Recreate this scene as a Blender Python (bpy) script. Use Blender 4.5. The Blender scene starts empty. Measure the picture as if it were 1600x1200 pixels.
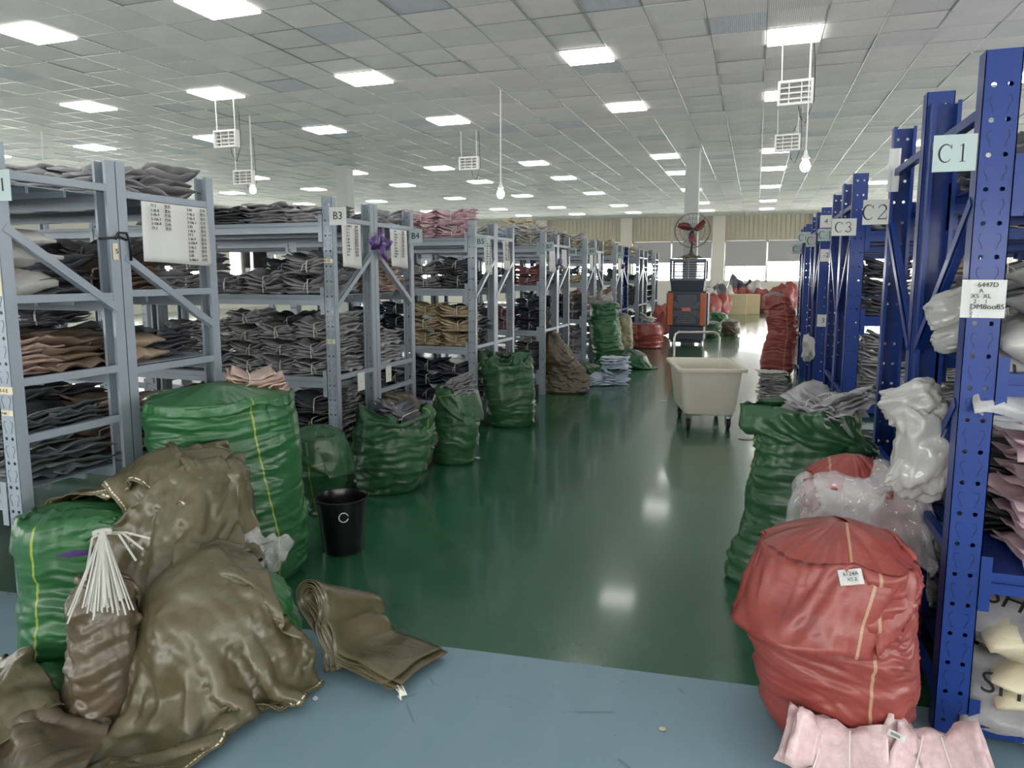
import bpy, bmesh, math, random
import numpy as np
from mathutils import Vector, Matrix, noise
random.seed(7)
C = bpy.context.scene.collection
SC = bpy.context.scene
# ---------------------------------------------------------------- camera
FPX, PCX, PCY, CAMH = 1106.0, 800.0, 565.0, 1.5
_a = np.array([382.0, -137.0, FPX]); _a /= np.linalg.norm(_a)          # aisle direction (+Y) in camera axes
_u = np.array([0.0, -FPX, -137.0]); _u /= np.linalg.norm(_u)           # up
_x = np.cross(_a, _u)
if _x[0] < 0: _x = -_x
RW = np.array([_x, _a, _u])
cd = bpy.data.cameras.new('camera'); cam = bpy.data.objects.new('camera', cd); C.objects.link(cam)
_m = Matrix([list(RW @ np.array([1, 0, 0])), list(RW @ np.array([0, -1, 0])), list(RW @ np.array([0, 0, -1]))]).transposed().to_4x4()
_m.translation = (0, 0, CAMH); cam.matrix_world = _m
cd.sensor_width = 36; cd.lens = FPX / 1600 * 36; cd.shift_y = -35 / 1600; cd.clip_start = .05; cd.clip_end = 200
SC.camera = cam
# ---------------------------------------------------------------- world, exposure
SC.view_settings.view_transform = 'Standard'; SC.view_settings.look = 'None'
SC.view_settings.gamma = 1; SC.view_settings.use_curve_mapping = False
SC.view_settings.exposure = -0.5
PANEL_W = 10.0     # ceiling panels
BULB_W = 30.0
SKY_W = 22.0
w = bpy.data.worlds.new('sky'); SC.world = w; w.use_nodes = True
w.node_tree.nodes['Background'].inputs[0].default_value = (1, .985, .955, 1)
w.node_tree.nodes['Background'].inputs[1].default_value = SKY_W

# daylight portals (they only tell the sampler where the windows are)
for _n, _loc, _rot, _w, _h in (('daylight_back', (-6, 35.6, 2.1), (-math.pi / 2, 0, 0), 32, 2.2), ('daylight_left', (-22.3, 14, 1.85), (0, -math.pi / 2, 0), 1.6, 43), ('daylight_right', (9.8, 14, 1.85), (0, math.pi / 2, 0), 1.6, 43), ('daylight_front', (-6, -7.3, 1.65), (math.pi / 2, 0, 0), 32, 1.2)):
    _l = bpy.data.lights.new(_n, 'AREA'); _l.shape = 'RECTANGLE'; _l.size = _w; _l.size_y = _h; _l.cycles.is_portal = True
    _o = bpy.data.objects.new(_n, _l); C.objects.link(_o); _o.location = _loc; _o.rotation_euler = _rot
def ray(u, v): return RW @ np.array([u - PCX, v - PCY, FPX])
def atz(u, v, z=0.0):
    d = ray(u, v); return d * ((z - CAMH) / d[2]) + [0, 0, CAMH]
def aty(u, v, y):
    d = ray(u, v); return d * (y / d[1]) + [0, 0, CAMH]
def atplane(u, v, P, n):
    d = ray(u, v); o = np.array([0, 0, CAMH]); t = np.dot(np.array(P) - o, n) / np.dot(d, n); return o + d * t

# ---------------------------------------------------------------- materials
def srgb(r, g, b):
    f = lambda c: (c / 255 / 12.92) if c / 255 <= .04045 else ((c / 255 + .055) / 1.055) ** 2.4
    return (f(r), f(g), f(b), 1)
def mat(name, col, rough=.5, metal=0.0, bump=None, var=0.0, vscale=4.0, coat=0.0, emit=None, trans=0.0, spec=.5, stretch=None, rvar=0.0, sheen=0.0):
    m = bpy.data.materials.new(name); m.use_nodes = True
    nt = m.node_tree; b = nt.nodes['Principled BSDF']
    if len(col) == 3: col = srgb(*col)
    b.inputs['Base Color'].default_value = col; b.inputs['Roughness'].default_value = rough
    b.inputs['Metallic'].default_value = metal; b.inputs['Coat Weight'].default_value = coat
    b.inputs['Specular IOR Level'].default_value = spec
    b.inputs['Coat Roughness'].default_value = .15
    b.inputs['Transmission Weight'].default_value = trans
    if sheen: b.inputs['Sheen Weight'].default_value = sheen
    if emit: b.inputs['Emission Color'].default_value = (*emit[0], 1); b.inputs['Emission Strength'].default_value = emit[1]
    tc = nt.nodes.new('ShaderNodeTexCoord'); mp = nt.nodes.new('ShaderNodeMapping')
    nt.links.new(tc.outputs['Object'], mp.inputs[0])
    if stretch: mp.inputs['Scale'].default_value = stretch
    if var or rvar:
        n = nt.nodes.new('ShaderNodeTexNoise'); n.inputs['Scale'].default_value = vscale; n.inputs['Detail'].default_value = 6
        nt.links.new(mp.outputs[0], n.inputs[0])
        if var:
            r = nt.nodes.new('ShaderNodeMix'); r.data_type = 'RGBA'
            lo = [max(0, c * (1 - var)) for c in col[:3]] + [1]; hi = [min(1, c * (1 + var)) for c in col[:3]] + [1]
            r.inputs[6].default_value = lo; r.inputs[7].default_value = hi
            ramp = nt.nodes.new('ShaderNodeMapRange'); ramp.inputs[1].default_value = .3; ramp.inputs[2].default_value = .7
            nt.links.new(n.outputs[0], ramp.inputs[0]); nt.links.new(ramp.outputs[0], r.inputs[0]); nt.links.new(r.outputs[2], b.inputs['Base Color'])
        if rvar:
            q = nt.nodes.new('ShaderNodeMapRange'); q.inputs[1].default_value = .3; q.inputs[2].default_value = .7
            q.inputs[3].default_value = max(0, rough - rvar); q.inputs[4].default_value = rough + rvar
            nt.links.new(n.outputs[0], q.inputs[0]); nt.links.new(q.outputs[0], b.inputs['Roughness'])
    if bump:
        scale, strength, dist = bump
        n2 = nt.nodes.new('ShaderNodeTexNoise'); n2.inputs['Scale'].default_value = scale; n2.inputs['Detail'].default_value = 5
        nt.links.new(mp.outputs[0], n2.inputs[0])
        bp = nt.nodes.new('ShaderNodeBump'); bp.inputs['Strength'].default_value = strength; bp.inputs['Distance'].default_value = dist
        nt.links.new(n2.outputs[0], bp.inputs['Height']); nt.links.new(bp.outputs[0], b.inputs['Normal'])
    return m
M = {}
M['steel'] = mat('grey_painted_steel', (150, 160, 170), .38, .15, (60, .05, .002), .06, 3, coat=.2)
M['blue'] = mat('blue_painted_steel', (18, 52, 124), .38, .0, (60, .05, .002), .1, 3, coat=.12, spec=.35)
M['dark'] = mat('black_hole', (12, 14, 18), .8)
M['bluedark'] = mat('blue_slot_edge', (8, 20, 60), .5)
M['steeldark'] = mat('grey_slot_edge', (60, 68, 76), .5)
M['white'] = mat('white_enamel', (225, 226, 224), .4)
M['paper'] = mat('paper', (208, 208, 206), .7, var=.04, vscale=8)
M['paper_green'] = mat('pale_green_laminated_paper', (164, 182, 180), .35, coat=.3)
M['tape'] = mat('cream_masking_tape', (214, 205, 176), .6)
M['ink'] = mat('black_ink', (28, 28, 32), .6)
M['black'] = mat('black_plastic', (14, 15, 20), .3, coat=.2)
M['chrome'] = mat('brushed_steel', (190, 190, 186), .25, 1.0)
M['purple'] = mat('purple_film', (74, 36, 110), .35, coat=.3, var=.2)
M['panel'] = mat('light_diffuser', (250, 250, 250), .6, emit=((1.0, .985, .94), PANEL_W))
M['bulb'] = mat('lit_bulb', (255, 250, 235), .5, emit=((1.0, .88, .66), BULB_W))

# ---------------------------------------------------------------- helpers
def link(name, me, m=None, parent=None, loc=None, rot=None, smooth=False):
    o = bpy.data.objects.new(name, me); C.objects.link(o)
    if m is not None and len(me.materials) == 0: me.materials.append(m)
    if parent: o.parent = parent
    if loc is not None: o.location = loc
    if rot is not None: o.rotation_euler = rot
    if smooth: me.shade_smooth()
    return o
def tag(o, label, cat, group=None, kind=None):
    o['label'] = label; o['category'] = cat
    if group: o['group'] = group
    if kind: o['kind'] = kind
    return o
def empty(name, loc=(0, 0, 0), rz=0, label=None, cat=None, group=None):
    o = bpy.data.objects.new(name, None); C.objects.link(o); o.location = loc; o.rotation_euler = (0, 0, rz); o.empty_display_size = .05
    if label: tag(o, label, cat, group)
    return o
def struct(o): o['kind'] = 'structure'; return o
class MB:
    """collects simple shapes into one mesh"""
    def __init__(s): s.v = []; s.f = []
    def add(s, vs, fs):
        n = len(s.v); s.v += [tuple(map(float, p)) for p in vs]; s.f += [tuple(i + n for i in f) for f in fs]; return s
    def box(s, x0, x1, y0, y1, z0, z1):
        v = [(x, y, z) for z in (z0, z1) for y in (y0, y1) for x in (x0, x1)]
        return s.add(v, [(0, 2, 3, 1), (4, 5, 7, 6), (0, 1, 5, 4), (2, 6, 7, 3), (0, 4, 6, 2), (1, 3, 7, 5)])
    def bar(s, p, q, w=.02, h=.02, up=(0, 0, 1)):
        p, q = Vector(p), Vector(q); d = (q - p).normalized(); up = Vector(up)
        if abs(d.dot(up)) > .98: up = Vector((0, 1, 0))
        a = d.cross(up).normalized() * w / 2; b = a.cross(d).normalized() * h / 2
        v = [c + i * a + j * b for c in (p, q) for i, j in ((-1, -1), (1, -1), (1, 1), (-1, 1))]
        return s.add(v, [(3, 2, 1, 0), (4, 5, 6, 7), (0, 1, 5, 4), (1, 2, 6, 5), (2, 3, 7, 6), (3, 0, 4, 7)])
    def tube(s, pts, r=.01, n=8, cap=True, closed=False):
        pts = [Vector(p) for p in pts]; k = len(pts); rs = r if isinstance(r, (list, tuple)) else [r] * k
        vs = []; prev = None
        for i, p in enumerate(pts):
            t = (pts[(i + 1) % k] - pts[i - 1]) if closed else (pts[min(i + 1, k - 1)] - pts[max(i - 1, 0)])
            t.normalize()
            if prev is None:
                a = t.cross(Vector((0, 0, 1)) if abs(t.z) < .9 else Vector((1, 0, 0))).normalized()
            else:
                a = (prev - t * prev.dot(t)).normalized()
            prev = a; b = t.cross(a)
            for j in range(n):
                th = 2 * math.pi * j / n; vs.append(p + (a * math.cos(th) + b * math.sin(th)) * rs[i])
        fs = []
        for i in range(k if closed else k - 1):
            for j in range(n):
                i2 = (i + 1) % k
                fs.append((i * n + j, i * n + (j + 1) % n, i2 * n + (j + 1) % n, i2 * n + j))
        if cap and not closed: fs += [tuple(range(n))[::-1], tuple(range((k - 1) * n, k * n))]
        return s.add(vs, fs)
    def lathe(s, prof, n=24, c=(0, 0, 0)):
        vs = [(c[0] + r * math.cos(2 * math.pi * j / n), c[1] + r * math.sin(2 * math.pi * j / n), c[2] + z) for r, z in prof for j in range(n)]
        fs = [(i * n + j, i * n + (j + 1) % n, (i + 1) * n + (j + 1) % n, (i + 1) * n + j) for i in range(len(prof) - 1) for j in range(n)]
        return s.add(vs, fs)
    def mesh(s, name):
        me = bpy.data.meshes.new(name); me.from_pydata(s.v, [], s.f); me.update(); return me
    def build(s, name, m, parent=None, loc=None, rot=None, smooth=False, bevel=0):
        o = link(name, s.mesh(name), m, parent, loc, rot, smooth)
        if bevel:
            b = o.modifiers.new('bevel', 'BEVEL'); b.width = bevel; b.segments = 2; b.limit_method = 'ANGLE'
        return o
def gridmesh(name, X, wrap=False, flip=False):
    nv, nu, _ = X.shape
    idx = np.arange(nv * nu).reshape(nv, nu)
    if wrap: idx = np.concatenate([idx, idx[:, :1]], 1)
    f = np.stack([idx[:-1, :-1], idx[:-1, 1:], idx[1:, 1:], idx[1:, :-1]], -1).reshape(-1, 4)
    if flip: f = f[:, ::-1]
    me = bpy.data.meshes.new(name); me.from_pydata(X.reshape(-1, 3).tolist(), [], f.tolist()); me.update(); return me
_fc = {}
def textmesh(s, size, align='CENTER', key=None):
    k = (s, size, align)
    if k in _fc: return _fc[k]
    cu = bpy.data.curves.new('text', 'FONT'); cu.body = s; cu.size = size; cu.align_x = align; cu.align_y = 'CENTER'; cu.extrude = .0006; cu.resolution_u = 3
    o = bpy.data.objects.new('text', cu); C.objects.link(o)
    dg = bpy.context.evaluated_depsgraph_get(); me = bpy.data.meshes.new_from_object(o.evaluated_get(dg))
    bpy.data.objects.remove(o); bpy.data.curves.remove(cu); me.name = 'lettering'; me.materials.clear(); _fc[k] = me
    return me
RX90 = (math.pi / 2, 0, 0)

#==STRUCT==
# ---------------------------------------------------------------- floor
def floor_mat(name, col, rough, noise_amt, coat, speck=False):
    m = mat(name, col, rough, var=noise_amt, vscale=.9, coat=coat)
    nt = m.node_tree; b = nt.nodes['Principled BSDF']; b.inputs['Coat Roughness'].default_value = .09
    tc = nt.nodes.new('ShaderNodeTexCoord')
    # streaks and scuffs: a stretched noise mixed over the base
    src = b.inputs['Base Color'].links[0].from_socket
    mp = nt.nodes.new('ShaderNodeMapping'); mp.inputs['Scale'].default_value = (3, .7, 1); mp.inputs['Rotation'].default_value = (0, 0, .4)
    nt.links.new(tc.outputs['Object'], mp.inputs[0])
    n = nt.nodes.new('ShaderNodeTexNoise'); n.inputs['Scale'].default_value = 2.2; n.inputs['Detail'].default_value = 4; n.inputs['Roughness'].default_value = .5
    nt.links.new(mp.outputs[0], n.inputs[0])
    mr = nt.nodes.new('ShaderNodeMapRange'); mr.inputs[1].default_value = .3; mr.inputs[2].default_value = .9; mr.inputs[4].default_value = .14
    nt.links.new(n.outputs[0], mr.inputs[0])
    mx = nt.nodes.new('ShaderNodeMix'); mx.data_type = 'RGBA'; c = srgb(*col); mx.inputs[7].default_value = (min(1, c[0] * 2.2 + .02), min(1, c[1] * 1.5 + .02), min(1, c[2] * 1.6 + .02), 1)
    nt.links.new(mr.outputs[0], mx.inputs[0]); nt.links.new(src, mx.inputs[6])
    # dark spots
    vo = nt.nodes.new('ShaderNodeTexNoise'); vo.inputs['Scale'].default_value = 38; vo.inputs['Detail'].default_value = 3
    nt.links.new(tc.outputs['Object'], vo.inputs[0])
    sp = nt.nodes.new('ShaderNodeMapRange'); sp.inputs[1].default_value = .73; sp.inputs[2].default_value = .76; sp.inputs[4].default_value = .7
    nt.links.new(vo.outputs[0], sp.inputs[0])
    m2 = nt.nodes.new('ShaderNodeMix'); m2.data_type = 'RGBA'; m2.inputs[7].default_value = (c[0] * .35, c[1] * .35, c[2] * .35, 1)
    nt.links.new(sp.outputs[0], m2.inputs[0]); nt.links.new(mx.outputs[2], m2.inputs[6]); fin = m2.outputs[2]
    if speck:   # thin scattered scuffs
        v3 = nt.nodes.new('ShaderNodeTexVoronoi'); v3.feature = 'DISTANCE_TO_EDGE'; v3.inputs['Scale'].default_value = 1.7; nt.links.new(tc.outputs['Object'], v3.inputs[0])
        lt = nt.nodes.new('ShaderNodeMath'); lt.operation = 'LESS_THAN'; lt.inputs[1].default_value = .005; nt.links.new(v3.outputs['Distance'], lt.inputs[0])
        mk = nt.nodes.new('ShaderNodeTexNoise'); mk.inputs['Scale'].default_value = 5; nt.links.new(tc.outputs['Object'], mk.inputs[0])
        mm = nt.nodes.new('ShaderNodeMapRange'); mm.inputs[1].default_value = .56; mm.inputs[2].default_value = .62; mm.inputs[4].default_value = .35; nt.links.new(mk.outputs[0], mm.inputs[0])
        pr = nt.nodes.new('ShaderNodeMath'); pr.operation = 'MULTIPLY'; nt.links.new(lt.outputs[0], pr.inputs[0]); nt.links.new(mm.outputs[0], pr.inputs[1])
        m5 = nt.nodes.new('ShaderNodeMix'); m5.data_type = 'RGBA'; m5.inputs[7].default_value = (c[0] * .2, c[1] * .2, c[2] * .2, 1); nt.links.new(pr.outputs[0], m5.inputs[0]); nt.links.new(fin, m5.inputs[6]); fin = m5.outputs[2]
    nt.links.new(fin, b.inputs['Base Color'])
    n3 = nt.nodes.new('ShaderNodeTexNoise'); n3.inputs['Scale'].default_value = 260 if speck else 2.0; n3.inputs['Detail'].default_value = 3 if speck else 0
    nt.links.new(tc.outputs['Object'], n3.inputs[0])
    bp = nt.nodes.new('ShaderNodeBump'); bp.inputs['Strength'].default_value = .25 if speck else .06; bp.inputs['Distance'].default_value = .002 if speck else .02
    nt.links.new(n3.outputs[0], bp.inputs['Height']); nt.links.new(bp.outputs[0], b.inputs['Normal']); nt.links.new(bp.outputs[0], b.inputs['Coat Normal'])
    return m
M['floor_green'] = floor_mat('green_epoxy', (36, 88, 62), .24, .16, .55)
M['floor_blue'] = floor_mat('blue_epoxy', (122, 152, 164), .5, .06, .1, True)
SX0, SX1 = -22.0, 9.5      # room extents
SY0, SY1 = -7.0, 35.2
H = 4.2
# seam between the two floor coatings runs slightly skew
def seam(x): return 2.585 + .1 * x
struct(MB().add([(SX0, seam(SX0) , 0), (SX1, seam(SX1), 0), (SX1, SY1, 0), (SX0, SY1, 0)], [(0, 1, 2, 3)]).build('floor', M['floor_green']))
struct(MB().add([(SX0, SY0, .0), (SX1, SY0, .0), (SX1, seam(SX1), .0), (SX0, seam(SX0), .0)], [(0, 1, 2, 3)]).build('floor', M['floor_blue']))
# ---------------------------------------------------------------- ceiling of lay-in tiles
xs = [0.0]
while xs[-1] < SX1 + 1: xs.append(xs[-1] + .6)
neg = [0.0]
while neg[-1] > SX0 - 1: neg.append(neg[-1] - (.6 if neg[-1] > -2.3 else .635))
xs = sorted(set(neg[1:] + xs))
ys = [8.74 + .57 * k for k in range(-28, 48)]
def tile_mat(name, col, strength):
    m = mat(name, col, .75, var=.05, vscale=1.5)
    nt = m.node_tree; b = nt.nodes['Principled BSDF']
    tc = nt.nodes.new('ShaderNodeTexCoord')
    wv = nt.nodes.new('ShaderNodeTexWave'); wv.inputs['Scale'].default_value = 9; wv.bands_direction = 'X'; wv.inputs['Distortion'].default_value = .6
    w2 = nt.nodes.new('ShaderNodeTexWave'); w2.inputs['Scale'].default_value = 9; w2.bands_direction = 'Y'; w2.inputs['Distortion'].default_value = .6
    ad = nt.nodes.new('ShaderNodeMath'); ad.operation = 'MULTIPLY'
    nt.links.new(tc.outputs['Object'], wv.inputs[0]); nt.links.new(tc.outputs['Object'], w2.inputs[0])
    nt.links.new(wv.outputs[1], ad.inputs[0]); nt.links.new(w2.outputs[1], ad.inputs[1])
    bp = nt.nodes.new('ShaderNodeBump'); bp.inputs['Strength'].default_value = strength; bp.inputs['Distance'].default_value = .006
    nt.links.new(ad.outputs[0], bp.inputs['Height']); nt.links.new(bp.outputs[0], b.inputs['Normal'])
    return m
TM = [tile_mat('ceiling_tile_white', (230, 227, 223), .35), tile_mat('ceiling_tile_grey', (220, 218, 215), .5), tile_mat('ceiling_tile_pattern', (202, 208, 212), 1.0), tile_mat('ceiling_tile_warm', (228, 226, 222), .35)]
M['tbar'] = mat('ceiling_grid_bar', (150, 152, 152), .28, .85)
M['tbar_bright'] = mat('ceiling_grid_bar_bright', (225, 226, 224), .3)
ceil = struct(empty('ceiling', (0, 0, H)))
lightcols = [-16.98, -13.49, -10.32, -7.78, -5.24, -2.1, .3, 3.3, 6.3]
lightrows = [-4.7, -1.8, 3.325, 6.175, 9.025, 11.875, 17.005, 19.855, 23.845, 28.4, 31.8]  # rows before the nearest visible one are unseen, added to light the foreground
def near(v, arr): return min(range(len(arr)), key=lambda i: abs(arr[i] - v))
xc = [(xs[i] + xs[i + 1]) / 2 for i in range(len(xs) - 1)]; yc = [(ys[i] + ys[i + 1]) / 2 for i in range(len(ys) - 1)]
skip_lights = {(3, 6.3), (-16.98, 9.025)}
lightcells = set()
for lx in lightcols:
    for ly in lightrows:
        lightcells.add((near(lx, xc), near(ly, yc)))
tv = [MB().box(-.5, .5, -.5, .5, 0, .018).mesh('ceiling_tile')]
tv[0].materials.append(TM[0])
rest = [MB() for _ in TM]
cand = []
rt = random.Random(3)
for i, x in enumerate(xc):
    for j, y in enumerate(yc):
        if (i, j) in lightcells: continue
        wx = xs[i + 1] - xs[i] - .008; wy = .57 - .008
        r = rt.random()
        k = 2 if r < .05 else 1 if r < .4 else 3 if r < .5 else 0
        z = rt.choice([0, 0, 0, .003, -.003, .006]); tx = rt.uniform(-.004, .004); ty = rt.uniform(-.006, .006)
        d = x * _x[2] + y * _a[2]; 
        up = (x * RW[0][0] + y * RW[1][0]); dep = x * RW[0][2] + y * RW[1][2] + 2.7 * RW[2][2]
        u = PCX + FPX * (x * RW[0][0] + y * RW[1][0]) / dep if dep > .5 else -9e9
        v = PCY + FPX * (x * RW[0][1] + y * RW[1][1] + 2.7 * RW[2][1]) / dep if dep > .5 else -9e9
        vis = -20 < u < 1620 and -30 < v < 420
        cand.append((0 if vis else 1, dep, x, y, wx, wy, k, z, tx, ty))
cand.sort()
for n, (nv_, dep, x, y, wx, wy, k, z, tx, ty) in enumerate(cand):
    if n < 300 and nv_ == 0:
        o = link('ceiling_tile', tv[0], None, ceil, (x, y, z), (tx, ty, 0)); o.scale = (wx, wy, 1)
        o.material_slots[0].link = 'OBJECT'; o.material_slots[0].material = TM[k]
    else:
        rest[k].box(x - wx / 2, x + wx / 2, y - wy / 2, y + wy / 2, z, z + .018)
for k, r in enumerate(rest):
    o = r.build('ceiling_tile_field', TM[k], ceil); o['kind'] = 'stuff'
g = MB(); 
for x in xs: g.box(x - .006, x + .006, SY0, SY1, -.0015, .022)
for y in ys: g.box(SX0, SX1, y - .005, y + .005, -.0005, .022)
g.build('grid_bars', M['tbar'], ceil)
struct(MB().box(SX0, SX1, SY0, SY1, H + .05, H + .2).build('ceiling_slab', M['tbar']))
# bright seams between far tiles (light catching on the bars)
# ---------------------------------------------------------------- ceiling light panels
pm = None
for (i, j) in sorted(lightcells):
    x, y = xc[i], yc[j]
    wx = (xs[i + 1] - xs[i]) / 2 - .004; wy = .281
    ci = sorted({a for a, _ in lightcells}).index(i); ri = sorted({b_ for _, b_ in lightcells}).index(j) - 4
    lab_ = f"added lit square ceiling panel out of view, {['fourth', 'third', 'second', 'first'][ri + 4]} row back, {['first', 'second', 'third', 'fourth', 'fifth', 'sixth', 'seventh', 'eighth', 'ninth'][ci]} column" if ri < 0 else f"lit square ceiling panel, {['nearest', 'second', 'third', 'fourth', 'fifth', 'sixth', 'farthest'][ri]} row, {['first', 'second', 'third', 'fourth', 'fifth', 'sixth', 'seventh', 'eighth', 'ninth'][ci]} column from the left"
    t = empty('light_panel', (x, y, H), 0, lab_, 'ceiling light', 'square lit panels in the tiled ceiling')
    f = MB(); e = .012
    f.box(-wx, wx, -wy, -wy + e, -.004, .02).box(-wx, wx, wy - e, wy, -.004, .02).box(-wx, -wx + e, -wy + e, wy - e, -.004, .02).box(wx - e, wx, -wy + e, wy - e, -.004, .02)
    f.build('frame', M['white'], t)
    MB().box(-wx + e, wx - e, -wy + e, wy - e, -.028, .015).build('diffuser', M['panel'], t)
# ---------------------------------------------------------------- walls
M['wallw'] = mat('off_white_plaster', (214, 210, 200), .8, var=.05, vscale=.6)
M['corr'] = mat('beige_corrugated_panel', (188, 180, 164), .6, .1, var=.06, vscale=1.0)
M['blind'] = mat('grey_roller_blind', (176, 174, 178), .8)
M['frame'] = mat('white_window_frame', (228, 228, 226), .4)
def glass_mat():
    m = bpy.data.materials.new('window_glass'); m.use_nodes = True; nt = m.node_tree; nt.nodes.clear()
    o = nt.nodes.new('ShaderNodeOutputMaterial'); mx = nt.nodes.new('ShaderNodeMixShader'); t = nt.nodes.new('ShaderNodeBsdfTransparent'); g = nt.nodes.new('ShaderNodeBsdfGlossy')
    g.inputs['Roughness'].default_value = .02; f = nt.nodes.new('ShaderNodeFresnel'); f.inputs[0].default_value = 1.3
    nt.links.new(f.outputs[0], mx.inputs[0]); nt.links.new(t.outputs[0], mx.inputs[1]); nt.links.new(g.outputs[0], mx.inputs[2]); nt.links.new(mx.outputs[0], o.inputs[0]); return m
M['glass'] = glass_mat()
WY = SY1
Z0, Z1, ZC = 1.12, 3.05, 3.05
piers = []
# far wall: sill wall, corrugated band, piers
fw = struct(empty('wall_back', (0, WY, 0)))
MB().box(SX0, SX1, 0, .2, 0, Z0).build('sill_wall', M['wallw'], fw)
b = MB(); x = SX0
while x < SX1:
    b.box(x, x + .17, -.03, .2, ZC, H + .05); b.box(x + .17, x + .2, -.01, .2, ZC, H + .05); x += .2
b.build('corrugated_panel', M['corr'], fw)
span = 4.35; px0 = -1.75
bays = [px0 + span * k for k in range(-5, 4)]
for k, x in enumerate(bays):
    if SX0 < x < SX1:
        struct(MB().box(x - .28, x + .28, WY - .22, WY + .2, 0, H).build('wall_pier', M['wallw'], bevel=.01))
wi = 0
for k in range(len(bays) - 1):
    a, bb = max(bays[k] + .28, SX0), min(bays[k + 1] - .28, SX1)
    if bb - a < .5: continue
    wi += 1
    wt = struct(empty('window_%d' % wi, ((a + bb) / 2, WY + .1, 0)))
    L = (bb - a) / 2; f = MB()
    f.box(-L, L, -.04, .04, Z0, Z0 + .07).box(-L, L, -.04, .04, Z1 - .08, Z1).box(-L, -L + .07, -.04, .04, Z0, Z1).box(L - .07, L, -.04, .04, Z0, Z1).box(-.05, .05, -.04, .04, Z0, Z1)
    f.build('window_frame', M['frame'], wt)
    for s in (-1, 1):
        cx = s * L / 2
        MB().box(cx - L / 2 + .05, cx + L / 2 - .05, -.004, .004, Z0 + .05, Z1 - .06).build('pane', M['glass'], wt)
        MB().box(cx - .012, cx + .012, -.025, .025, Z0 + .05, Z1 - .06).build('mullion', M['frame'], wt)
        dz = {0: .95}.get(0) if False else random.choice([.85, 1.0, 1.2])
        if s == -1 and abs(a - (px0 + .28)) < .01: dz = 1.2
        if s == 1 and abs(a - (px0 + .28)) < .01: dz = .98
        if abs(bb - (px0 - .28)) < .01: dz = .82 if s == 1 else 1.02
        bl = MB().box(cx - L / 2 + .04, cx + L / 2 - .03, -.13, -.124, Z1 - dz, Z1 - .02).build('roller_blind', M['blind'], wt)
# side and rear walls
def side_wall(name, x, s):
    t = struct(empty(name, (x, 0, 0)))
    MB().box(0, .2 * s, SY0, SY1, 0, 1.1).build('lower_wall', M['wallw'], t) if s > 0 else MB().box(.2 * s, 0, SY0, SY1, 0, 1.1).build('lower_wall', M['wallw'], t)
    x0, x1 = sorted((0, .2 * s))
    MB().box(x0, x1, SY0, SY1, 2.6, H + .05).build('upper_wall', M['wallw'], t)
    y = SY0; k = 0
    while y < SY1 - 1:
        MB().box(x0, x1, y, y + .8, 1.1, 2.6).build('wall_pier', M['wallw'], t)
        MB().box(x0 + .09, x1 - .09, y + .8, min(y + 4, SY1), 1.1, 2.6).build('pane', M['glass'], t)
        MB().box(x0 + .06, x1 - .06, y + 2.36, y + 2.44, 1.1, 2.6).build('window_frame', M['frame'], t)
        y += 4
side_wall('wall_left', SX0, -1)
side_wall('wall_right', SX1, 1)  # windows in this wall are added, to brighten the ceiling
ft = struct(empty('wall_front', (0, SY0, 0)))
MB().box(SX0, SX1, -.2, 0, 0, 1.1).build('lower_wall', M['wallw'], ft); MB().box(SX0, SX1, -.2, 0, 2.2, H + .05).build('upper_wall', M['wallw'], ft)
for k in range(8):
    MB().box(SX0 + k * 4, SX0 + k * 4 + .6, -.2, 0, 1.1, 2.2).build('wall_pier', M['wallw'], ft)
    MB().box(SX0 + k * 4 + .6, min(SX0 + k * 4 + 4, SX1), -.11, -.1, 1.1, 2.2).build('pane', M['glass'], ft)  # unseen windows behind the camera, added to throw daylight onto the ceiling
# columns
M['col'] = mat('pale_grey_column_paint', (178, 182, 180), .6, var=.04, vscale=2)
for (x, y, s, h) in [(-1.40, 16.25, .15, 1), (-9.9, 15.9, .16, 1)]:
    c = MB(); c.box(x - s, x + s, y - s, y + s, 0, H)
    c.box(x - s - .02, x + s + .02, y - s - .02, y + s + .02, H - .08, H - .01)
    struct(c.build('column', M['col'], bevel=.02))

#==RACKS==
# ---------------------------------------------------------------- racks
def post_mesh(h, wd, dp, name):
    """C-section upright: perforated web at y=0 facing -y, side flanges running to +y, lips turned in"""
    m = MB(); t = .002; x0, x1 = -wd / 2, wd / 2
    m.box(x0, x0 + t * 1.5, 0, dp, 0, h).box(x1 - t * 1.5, x1, 0, dp, 0, h)
    m.box(x0 + t * 1.5, x0 + .014, dp - t, dp, 0, h).box(x1 - .014, x1 - t * 1.5, dp - t, dp, 0, h)
    cell = .1; n = int(h / cell); r = .0075
    for k in range(n):
        for s in (-1, 1):
            ca, cb = (x0, 0) if s < 0 else (0, x1); cx = s * wd * .22; cz = k * cell + .05; za, zb = k * cell, (k + 1) * cell
            if k == n - 1: zb = h
            mx = (ca + cb) / 2; mz = (za + zb) / 2
            outer = [(cb, mz), (cb, zb), (mx, zb), (ca, zb), (ca, mz), (ca, za), (mx, za), (cb, za)]
            inner = [(cx + r * math.cos(a * math.pi / 4), cz + r * math.sin(a * math.pi / 4)) for a in range(8)]
            for yy, fl in ((0, 1), (t, -1)):
                vs = [(p[0], yy, p[1]) for p in outer + inner]
                fs = [(i, (i + 1) % 8, 8 + (i + 1) % 8, 8 + i) for i in range(8)]
                m.add(vs, [f[::-1] for f in fs] if fl > 0 else fs)
    m.add([(x0, -.0005, h), (x1, -.0005, h), (x1, .002, h), (x0, .002, h)], [(0, 1, 2, 3)])
    return m.mesh(name)
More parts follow.
